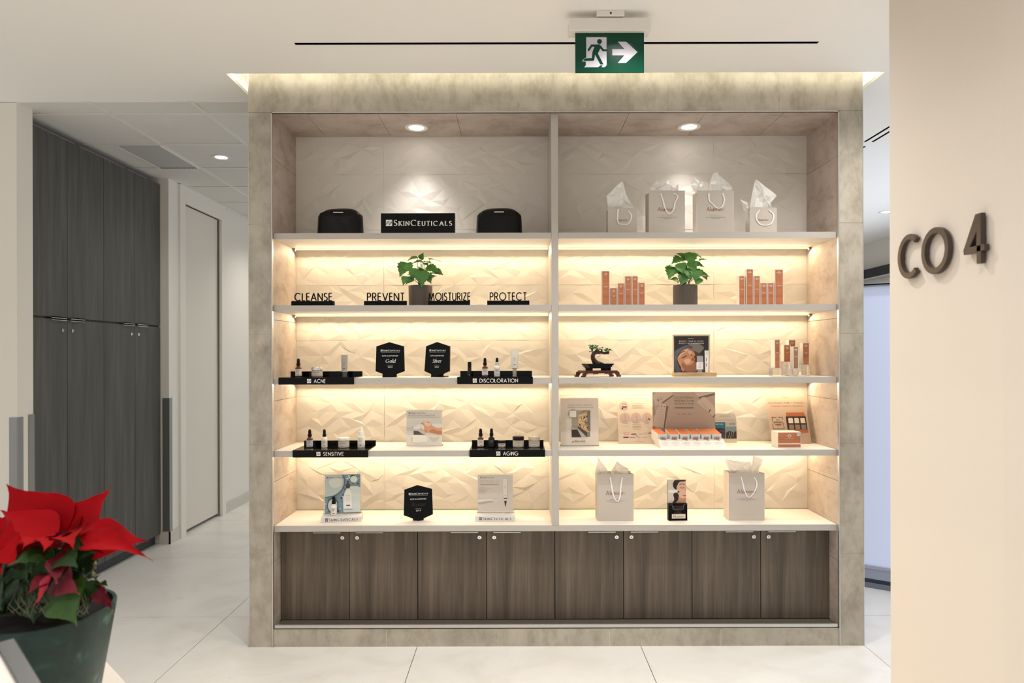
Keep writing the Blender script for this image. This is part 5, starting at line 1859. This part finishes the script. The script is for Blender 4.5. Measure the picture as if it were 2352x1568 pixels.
for k in range(6):
    nm = ('leftmost, tilted', 'second from left', 'third from left', 'fourth from left', 'fifth from left', 'rightmost')[k]
    xk = DX0 + .034 + .0605 * k - (.008 if k == 0 else 0)
    c_ = thing('sunscreen_carton', '%s of six orange-topped cartons lying in the counter display' % nm, 'box', (xk, 3.9, S4 + .0142), math.radians(6 if k == 0 else 0), 'cartons lying in the counter display')
    c_.rotation_euler[0] = math.radians(8.35)
    mb = MB()
    mb.box(-.026, .026, 0, .128, 0, .056, C('#d5d2cc', .5))
    bar = r
    for q in range(9):
        mb.box(-.012 + q * .0032, -.012 + q * .0032 + (.0012 if q % 3 else .002), -.0005, 0, .014, .043, C('#55575a'))
    mb.build('box', c_, .0006)
    mb = MB()
    mb.box(-.0235, .0235, .003, .125, .056, .0565, mat('bright_orange_print', '#d0713a', .5))
    mb.box(-.016, .016, .03, .034, .0565, .0567, C('#e3a27a'))
    mb.box(-.016, .010, .06, .064, .0565, .0567, C('#e3a27a'))
    mb.build('top_print', c_)

# before / after brochure
t = thing('brochure', 'upright brochure with BEFORE and AFTER reef pictures behind the counter display', 'brochure', (X(1666.5, 1017, 4.06), 4.06, S4 + EPS), 0, None, math.radians(4))
mb = MB()
w, h = .136, .173
for (y0, lean) in ((0, 0),):
    mb.prism([(-w / 2, 0), (w / 2, 0), (w / 2, h * .82), (w * .44, h), (-w / 2, h)], 0, .002, C('#dcd2c2'))
mb.box(-w / 2, w / 2, .002, .03, 0, .002, C('#dcd2c2'))
cv = Canvas(mb, w, h, -.0002)
cv.bars([(.25, .7, .07, .012), (.22, .75, .11, .01), (.03, .95, .16, .006), (.04, .98, .21, .01), (.04, .98, .235, .01)], C('#a99f90'))
cv.rect(.06, .3, .5, .86, C('#2f6f86'))
cv.poly([(.06, .52), (.2, .5), (.35, .5), (.5, .53), (.5, .86), (.06, .86)], C('#40364a'))
r = random.Random(5)
for _ in range(60):
    u, v = r.uniform(.1, .44), r.uniform(.53, .8)
    cv.rect(u, v, u + r.uniform(.015, .04), v + r.uniform(.01, .03), C(r.choice(('#6b4c4a', '#2a2030', '#8d6a4a', '#57406a'))))
cv.text('BEFORE', .25, .39, .045, C('#cfe3e6'), .34)
cv.rect(.52, .3, .98, .86, C('#7f9499'))
cv.rect(.52, .3, .98, .45, C('#b9b5a8'))
cv.poly([(.52, .66), (.66, .6), (.85, .64), (.98, .6), (.98, .86), (.52, .86)], C('#3a332e'))
for q in range(7):
    cv.line([(.56 + .05 * q, .84 - .02 * (q % 3)), (.64 + .04 * q, .7 + .02 * (q % 2)), (.62 + .05 * q, .64)], .012, C('#cfd3d0' if q % 2 else '#23201d'))
cv.text('AFTER', .8, .385, .045, C('#3a3a38'), .28)
mb.build('card', t)

# award card and its carton
t = thing('product_card', 'pinkish leaning card about a best wrinkle treatment behind an orange box', 'sign', (X(1819, 1018, 4.0), 4.0, S4 + EPS), 0, None, math.radians(20))
mb = MB()
w, h = .231, .302
mb.box(-w / 2, w / 2, 0, .003, 0, h, C('#bfa794'))
cv = Canvas(mb, w, h, -.0002)
cv.word('Alumier', .5, .07, .018, M_GINK, .14, .14, True)
cv.text('EverActive C&E + Peptide', .5, .19, .032, C('#7a6658'), .9)
cv.text('WINS BEST WRINKLE TREATMENT', .51, .25, .018, C('#4c3c33'), .84)
for pts in ([(.08, .47), (.2, .47)], [(.24, .47), (.35, .47), (.35, .52)], [(.08, .47), (.08, .55)], [(.08, .6), (.08, .7), (.36, .7)], [(.35, .58), (.36, .7)]):
    cv.line(pts, .012, C('#5a4036'))
cv.bars([(.17, .27, .515, .01), (.14, .3, .61, .012), (.18, .26, .64, .008)], C('#6b4a3f'))
cv.word('WINNER', .22, .585, .03, C('#5a4036'), .23, .16, True)
cv.poly([(.46, .375), (.92, .375), (.94, .45), (.45, .45)], C('#a9623f'))
cv.rect(.44, .455, .95, .72, C('#33261f'))
cv.rect(.44, .72, .96, .78, C('#b06a45'))
for k in range(3):
    u = .49 + k * .155
    cv.poly([(u, .5), (u + .02, .485), (u + .1, .485), (u + .12, .5), (u + .12, .59), (u, .59)], C('#e0d3c6'))
    cv.rect(u, .62, u + .12, .715, C('#8b7a70'))
mb.build('card', t)
Yc = 3.83
t = thing('product_box', 'wide copper orange box in front of the leaning wrinkle-treatment card', 'box', (X(1813, 1024, Yc), Yc, S4 + EPS), math.radians(2))
mb = MB()
w, h = .131, .088
mb.box(-w / 2, w / 2, 0, .09, 0, h, M_CARTON)
mb.build('box', t, .0008)
mb = MB()
mb.box(-w / 2 + .002, w / 2 - .002, -.0005, 0, .026, h - .003, M_ORANGE)
mb.box(-w / 2 + .002, w / 2 - .002, -.0005, 0, .004, .019, M_ORANGE)
hexmark(mb, 0, h * .76, .009, -.0008)
mb.box(-.016, .016, -.0009, -.0006, h * .755, h * .765, M_SILVER)
mb.box(-.026, .026, -.0009, -.0006, h * .57, h * .585, M_SILVER)
mb.box(w / 2 - .022, w / 2 - .004, -.0009, -.0006, h - .022, h - .006, C('#aebac4', .3))
mb.build('front_print', t)

# ---------------- bottom shelf right: two gift bags and a leaflet holder
Yg = 3.85
def low_bag(label, xl, xr, top, ribbon, tissue, logo_y, seed, dpt, py):
    k = Yg / FPX / 3.267
    cxp = 1270 + (xl + xr) / 2 / 3.267
    cx = X(cxp, py, Yg)
    h = at(cxp, 1040 + top / 3.267, Yg).z - S5
    f = lambda p: ((p[0] - (xl + xr) / 2) * k, h - (p[1] - top) * k)
    gift_bag(label, cx, Yg, S5, (xr - xl) * k, h, dpt, smooth_path([f(p) for p in ribbon]), [[f(p) for p in q] for q in tissue],
             f((0, logo_y))[1], 140 * k, 27 * k, True, seed)
low_bag('taupe gift bag at the left of the bottom right shelf', 333, 606, 158, [(430, 182), (440, 240), (455, 320), (480, 360), (500, 340), (510, 250), (520, 185)],
        [[(335, 230), (325, 155), (345, 40), (415, 130), (430, 230)], [(440, 230), (455, 140), (495, 75), (580, 130), (590, 230)]], 314, 7, .1, 1193)
low_bag('taupe gift bag with two tall tissue peaks at the right of the bottom right shelf', 1320, 1588, 152, [(1412, 180), (1425, 230), (1440, 290), (1470, 332), (1510, 290), (1530, 230), (1510, 180)],
        [[(1380, 230), (1340, 150), (1305, 50), (1400, 68), (1502, 72), (1512, 230)], [(1500, 230), (1510, 130), (1535, 30), (1605, 60), (1575, 140), (1560, 230)]], 302, 8, .1, 1190)
Yl = 3.85
t = thing('leaflet_holder', 'black leaflet holder with a portrait of a woman on the bottom shelf', 'brochure holder', (X(1557.5, 1191, Yl), Yl, S5 + EPS), math.radians(3))
mb = MB()
w, h = .106, .226
mb.box(-w / 2, w / 2, .0, .03, 0, .095, M_BLACK)
mb.box(-w / 2, w / 2, .026, .03, .095, h, M_BLACK)
cv = Canvas(mb, w, .095, -.0002)
cv.poly([(.03, .05), (.2, .05), (.26, .3), (.75, .3), (.8, .05), (.97, .05), (.97, .08), (.83, .08), (.78, .34), (.22, .34), (.17, .08), (.03, .08)], C('#4c5a63'))
cv.text('JUST DON\'T', .5, .26, .14, C('#6a3a32'), .55)
cv.text('CALL IT', .5, .43, .12, C('#43382f'), .4)
cv.text('A PEEL', .5, .58, .12, C('#43382f'), .4)
cv.rect(.16, .6, .9, .88, C('#b9a795'))
cv.rect(.18, .63, .88, .85, C('#e2d8cc'))
cv.word('Alumier', .53, .81, .14, C('#6d5646'), .62, .16, True)
mb.build('holder', t, .0006)
mb = MB()
mb.box(-w / 2 + .001, w / 2 - .001, .0215, .026, .05, h - .001, C('#cdbfb0'))
cv = Canvas(mb, w - .002, h - .097, .0213, .096)
cv.rect(0, 0, 1, 1, C('#cfc4b6'))
HR, SKL = C('#241a18'), C('#dcae93')
cv.blob([(.36, .02), (.6, -.1), (1, -.1), (1, .3), (.72, .12), (.56, .2), (.5, .4), (.36, .38), (.27, .2)], HR)
cv.blob([(.55, .19), (.66, .08), (.86, .07), (1.1, .12), (1.1, 1.05), (.42, 1.05), (.57, .86), (.6, .72), (.52, .52), (.48, .34)], SKL)
cv.blob([(.3, .62), (.48, .55), (.6, .66), (.58, .84), (.42, 1.0), (.24, 1.0), (.35, .86)], HR)
cv.blob([(.6, .72), (.74, .8), (1.05, .8), (1.05, 1.05), (.42, 1.05), (.56, .88)], C('#c38f72'))
cv.curve([(.64, .22), (.74, .17), (.84, .175), (.93, .22)], .03, HR)
cv.curve([(.66, .31), (.74, .355), (.83, .355), (.9, .32)], .025, HR)
cv.curve([(.93, .36), (.97, .46), (.93, .5)], .02, C('#c38f72'))
cv.blob([(.8, .66), (.9, .655), (1, .67), (1, .71), (.88, .71)], C('#b0604f'))
cv.poly([(.03, .42), (.5, .44), (.6, .52), (.4, .55), (.05, .55)], C('#e4ddd2'))
cv.ell(.58, .52, .06, .05, C('#4a6076'))
mb.build('leaflet', t)

# ================================================================ FOREGROUND: desk, poinsettia, sign frame
DKZ = .85
mb = MB()
e0, e1 = at(293, 1568, 1.547), at(230, 1500, 1.70)
dd = Vector((e1.x - e0.x, e1.y - e0.y, 0)).normalized()
pA = Vector((e0.x, e0.y, 0)) - dd * .55
pB = Vector((e0.x, e0.y, 0)) + dd * 1.3
nrm = Vector((-dd.y, dd.x, 0))
if nrm.x > 0:
    nrm = -nrm
pts = [(pA.x, pA.y), (pB.x, pB.y), (pB.x + nrm.x * .75, pB.y + nrm.y * .75), (pA.x + nrm.x * .75, pA.y + nrm.y * .75)]
t = thing('desk', 'white reception desk at the lower left corner under the poinsettia', 'desk', (0, 0, 0))
mb.vprism(pts, DKZ - .035, DKZ, mat('white_desk_laminate', '#ece5dc', .3))
mb.build('desk_top', t, .003)
mb = MB()
ins = [(p[0] * .96 + sum(q[0] for q in pts) / 4 * .04, p[1] * .96 + sum(q[1] for q in pts) / 4 * .04) for p in pts]
mb.vprism(ins, 0, DKZ - .035, mat('desk_panel', '#d8d0c4', .5))
mb.build('desk_body', t)

# poinsettia
PY = 1.30
pc = at(92, 1398, PY)
t = thing('potted_poinsettia', 'red poinsettia in a dark green pot in the left foreground', 'plant', (pc.x, PY, DKZ + EPS), 0)
M_GPOT = noise_mat('dark_green_glazed_pot', [(0.35, '#142c28'), (0.55, '#1b3731'), (0.6, '#24433c'), (0.64, '#45625a')], (1, 1, 1), 22, 5, .4, .6)
M_BRACT = noise_mat('red_bract', [(0.3, '#86000a'), (0.7, '#a3010c')], (1, 1, 1), 12, 3, .6, spec=.1)
M_BRACTP = mat('pink_bract_underside', '#a31c30', .5)
M_BRACTD = mat('dark_crimson_bract', '#6d0a1c', .5)
M_PLEAF = noise_mat('poinsettia_leaf', [(0.3, '#142d13'), (0.7, '#28471c')], (1, 1, 1), 14, 3, .45)
M_PLEAF2 = noise_mat('poinsettia_leaf_light', [(0.3, '#1f3f0f'), (0.7, '#3a5c18')], (1, 1, 1), 14, 3, .45)
M_IVY = mat('variegated_ivy', '#b9bf8d', .5)
M_MOSS = mat('grey_moss', '#6b6a55', .9)
hp = pc.z - DKZ
mb = MB()
mb.lathe([(.082, 0), (.085, .004), (.127, hp - .004), (.1265, hp), (.120, hp), (.116, hp - .03), (.0001, hp - .03)], M_GPOT, seg=56)
mb.build('pot', t)
mb = MB()
mb.lathe([(.116, hp - .022), (.07, hp - .012), (.0001, hp - .006)], mat('shaded_soil', '#0f0b08', .95), seg=28)  # soil coloured near black for the shade under the leaves
mb.build('soil', t)
base = Vector((pc.x, PY, DKZ + EPS))
def L(px, py, Y):
    return at(px, py, Y) - base
rl = random.Random(8)
red, dark, grn, stem, moss = MB(), MB(), MB(), MB(), MB()
BP = [.25, .6, .85, 1.0, 1.0, .92, .78, .6, .42, .26, .13, .05, 0]
def bract(b, e, w, up=(0, -.6, .8), m=M_BRACT, fold=.15, bend=.05, tgt=red, prof=BP):
    leaf(tgt, b, e, w, Vector(up), m, fold, bend, prof, 14, rl, .0025)
c0 = L(148, 1232, 1.30)
# upper ring, broad bracts standing up behind the centre
UPP = [.5, .85, 1, 1, .92, .79, .64, .49, .35, .22, .12, .05, 0]
bract(L(128, 1240, 1.31), L(14, 1110, 1.36), .135, (.3, -1, .35), fold=.18, prof=UPP)
bract(L(160, 1238, 1.31), L(256, 1119, 1.36), .125, (-.3, -1, .35), fold=.18, prof=UPP)
bract(L(146, 1225, 1.34), L(143, 1145, 1.42), .085, (0, -1, .3), mat('shaded_red_bract', '#6c0007', .6, spec=.1))
M_BRACT_SHADE = mat('shaded_red_bract', '#6c0007', .6, spec=.1)  # darker copy of the red, paints the shade deep among the bracts
bract(L(120, 1240, 1.33), L(85, 1158, 1.42), .11, (.2, -1, .5), M_BRACT_SHADE)
bract(L(180, 1240, 1.33), L(205, 1165, 1.42), .1, (-.2, -1, .5), M_BRACT_SHADE)
bract(L(150, 1250, 1.30), L(152, 1172, 1.38), .09, (0, -1, .3), M_BRACT_SHADE)
bract(L(165, 1250, 1.25), L(205, 1200, 1.28), .05, (-.2, -1, .4), M_BRACT_SHADE)
bract(L(120, 1240, 1.27), L(-2, 1171, 1.31), .085, (.3, -.6, .8))
# right-hand bracts
bract(L(180, 1240, 1.28), L(343, 1243, 1.30), .085, (0, -.75, .65), fold=.1)
bract(L(165, 1246, 1.24), L(352, 1287, 1.22), .055, (0, -.5, .85), fold=.25, bend=.14)
bract(L(165, 1240, 1.26), L(245, 1278, 1.20), .06, (0, -.5, .85), fold=.2, bend=.12)
# front bracts, foreshortened towards the camera
bract(L(140, 1238, 1.26), L(100, 1268, 1.15), .06, (0, -.3, 1), fold=.2, bend=.1)
bract(L(150, 1238, 1.26), L(170, 1262, 1.15), .055, (0, -.3, 1), fold=.2, bend=.1)
bract(L(110, 1240, 1.27), L(50, 1262, 1.18), .06, (0, -.3, 1), fold=.2, bend=.1)
for (px, py) in ((125, 1228), (145, 1226), (165, 1229), (135, 1236), (158, 1238)):
    bract(L(148, 1240, 1.28), L(px + rl.uniform(-6, 6), py - 10, 1.27), .022, (0, -1, .4), M_BRACTD, .3, .1)
# left flower, cut by the frame
bract(L(-20, 1240, 1.25), L(55, 1235, 1.22), .075, (0, -.8, .6))
bract(L(-15, 1235, 1.26), L(20, 1180, 1.3), .07, (.2, -1, .4))
bract(L(-10, 1250, 1.23), L(40, 1300, 1.18), .075, (.3, -.8, .5))
bract(L(-30, 1250, 1.23), L(5, 1320, 1.18), .08, (.3, -.8, .5))
bract(L(-30, 1250, 1.23), L(-70, 1170, 1.25), .08, (.3, -.8, .5))
# low bracts
bract(L(132, 1312, 1.22), L(185, 1366, 1.16), .062, (-.3, -1, .4), M_BRACTD)
bract(L(125, 1312, 1.2), L(78, 1392, 1.15), .03, (-.5, -1, .3), M_BRACTP, .5, -.05)
bract(L(120, 1320, 1.21), L(60, 1365, 1.17), .045, (-.3, -1, .5), M_BRACTD)
bract(L(150, 1265, 1.22), L(128, 1345, 1.16), .05, (0, -1, .5), M_BRACTD)
bract(L(216, 1345, 1.27), L(258, 1402, 1.25), .04, (-.6, -.8, .2), mat('wine_bract', '#7d0f28', .5), .5, -.12)
# green leaves
bract(L(130, 1275, 1.24), L(14, 1300, 1.17), .06, (0, -.6, .8), M_PLEAF, .1, .1, grn)
bract(L(140, 1275, 1.24), L(222, 1268, 1.2), .075, (-.2, -.9, .5), M_PLEAF, .1, .1, grn)
bract(L(150, 1270, 1.22), L(180, 1305, 1.16), .06, (0, -.8, .6), M_PLEAF, .1, .1, grn)
bract(L(150, 1345, 1.21), L(176, 1438, 1.15), .085, (0, -1, .3), M_PLEAF2, .1, .06, grn)
bract(L(180, 1300, 1.26), L(196, 1378, 1.2), .05, (-.4, -1, .3), M_PLEAF2, .2, .05, grn)
bract(L(200, 1240, 1.36), L(277, 1188, 1.42), .035, (0, -1, .5), mat('olive_leaf', '#4a4326', .5), .2, .0, grn)
for _ in range(60):
    px, py = rl.uniform(-60, 200), rl.uniform(1285, 1415)
    q = rl.uniform(1.2, 1.33)
    bract(L(px + rl.uniform(-30, 30), py - 30, q + .03), L(px, py + 22, q), rl.uniform(.035, .06), (rl.uniform(-.4, .4), -1, .6), M_PLEAF, .1, .08, grn)
for (px, py) in ((40, 1310), (58, 1318), (75, 1312), (20, 1315)):
    bract(L(px, py, 1.36), L(px + 6, py + 62, 1.33), .07, (0, -1, .2), M_PLEAF, .1, .04, grn)
for _ in range(40):
    px, py = rl.uniform(-70, 185), rl.uniform(1290, 1400)
    q = rl.uniform(1.31, 1.38)
    bract(L(px, py - 35, q + .02), L(px + rl.uniform(-15, 15), py + 18, q), .06, (rl.uniform(-.3, .3), -1, .3), M_PLEAF, .1, .06, grn)
for _ in range(30):
    px, py = rl.uniform(190, 240), rl.uniform(1262, 1345)
    a = rl.uniform(0, 6.28)
    q = 1.3 + rl.uniform(-.03, .03)
    bract(L(px, py, q), L(px + 17 * math.cos(a), py + 17 * math.sin(a), q - .01), .009, (0, -1, .3), M_IVY if rl.random() < .4 else M_PLEAF2, .2, .05, grn)
for _ in range(30):
    px = rl.uniform(30, 238)
    pt = [L(px + k * rl.uniform(-10, 10), 1345 + 22 * k + rl.uniform(-6, 6), 1.24 + (px - 90) ** 2 * 3e-6 - .02 * k) for k in range(4)]
    moss.tube(pt, .0005, M_MOSS, 5)
for (px, py) in ((148, 1240), (-15, 1250), (120, 1310), (218, 1345), (180, 1300), (60, 1300)):
    a, b = Vector(((px - 92) * .0003, .0, hp - .015)), L(px, py, 1.28)
    stem.tube([a, a.lerp(b, .35) + Vector((0, .01, 0)), a.lerp(b, .7) + Vector((0, .006, 0)), b], .004, M_PLEAF, 7)
red.build('red_bracts', t, angle=80)
grn.build('green_leaves', t, angle=80)
stem.build('stems', t)
moss.build('moss', t)

# brushed-metal sign frame in the lower left corner
A0 = at(33, 1463, 1.02)
B0 = at(104, 1580, .93)
dB = (B0 - A0).normalized()
sd = Vector((-.72, -.62, .0))
sd = (sd - dB * sd.dot(dB)).normalized()
nr = dB.cross(sd).normalized()
if nr.z < 0:
    nr = -nr
LN, WD, BW = .30, .22, .024
M_STEELD = mat('grey_brushed_metal', '#7c7d7f', .35, .8)
t = thing('sign_holder', 'brushed metal sign frame standing on the desk in the lower left corner', 'sign holder', (A0.x, A0.y, DKZ + EPS))
org = A0 - Vector((A0.x, A0.y, DKZ + EPS))
Mx = Matrix(((dB.x, sd.x, nr.x, org.x), (dB.y, sd.y, nr.y, org.y), (dB.z, sd.z, nr.z, org.z), (0, 0, 0, 1)))
mb = MB()
mb.M = Mx
mb.box(0, LN, 0, BW, -.012, 0, M_STEELD)
mb.box(0, LN, WD - BW, WD, -.012, 0, M_STEELD)
mb.box(0, BW, BW, WD - BW, -.012, 0, M_STEELD)
mb.box(LN - BW, LN, BW, WD - BW, -.012, 0, M_STEELD)
mb.build('frame', t, .002)
mb = MB()
mb.M = Mx
mb.box(BW, LN - BW, BW, WD - BW, -.008, -.004, C('#ece6de', .35))
mb.build('paper', t)
cen = Mx @ Vector((LN * .5, WD * .5, -.012))
mb = MB()
mb.tube([(cen.x, cen.y, .008), (cen.x, cen.y, cen.z - .0)], .009, M_STEEL, 12)
mb.build('pole', t)
mb = MB()
mb.lathe([(.06, 0), (.06, .006), (.05, .009), (.0001, .009)], M_STEEL, cen.x, cen.y, seg=32)
mb.build('foot', t)
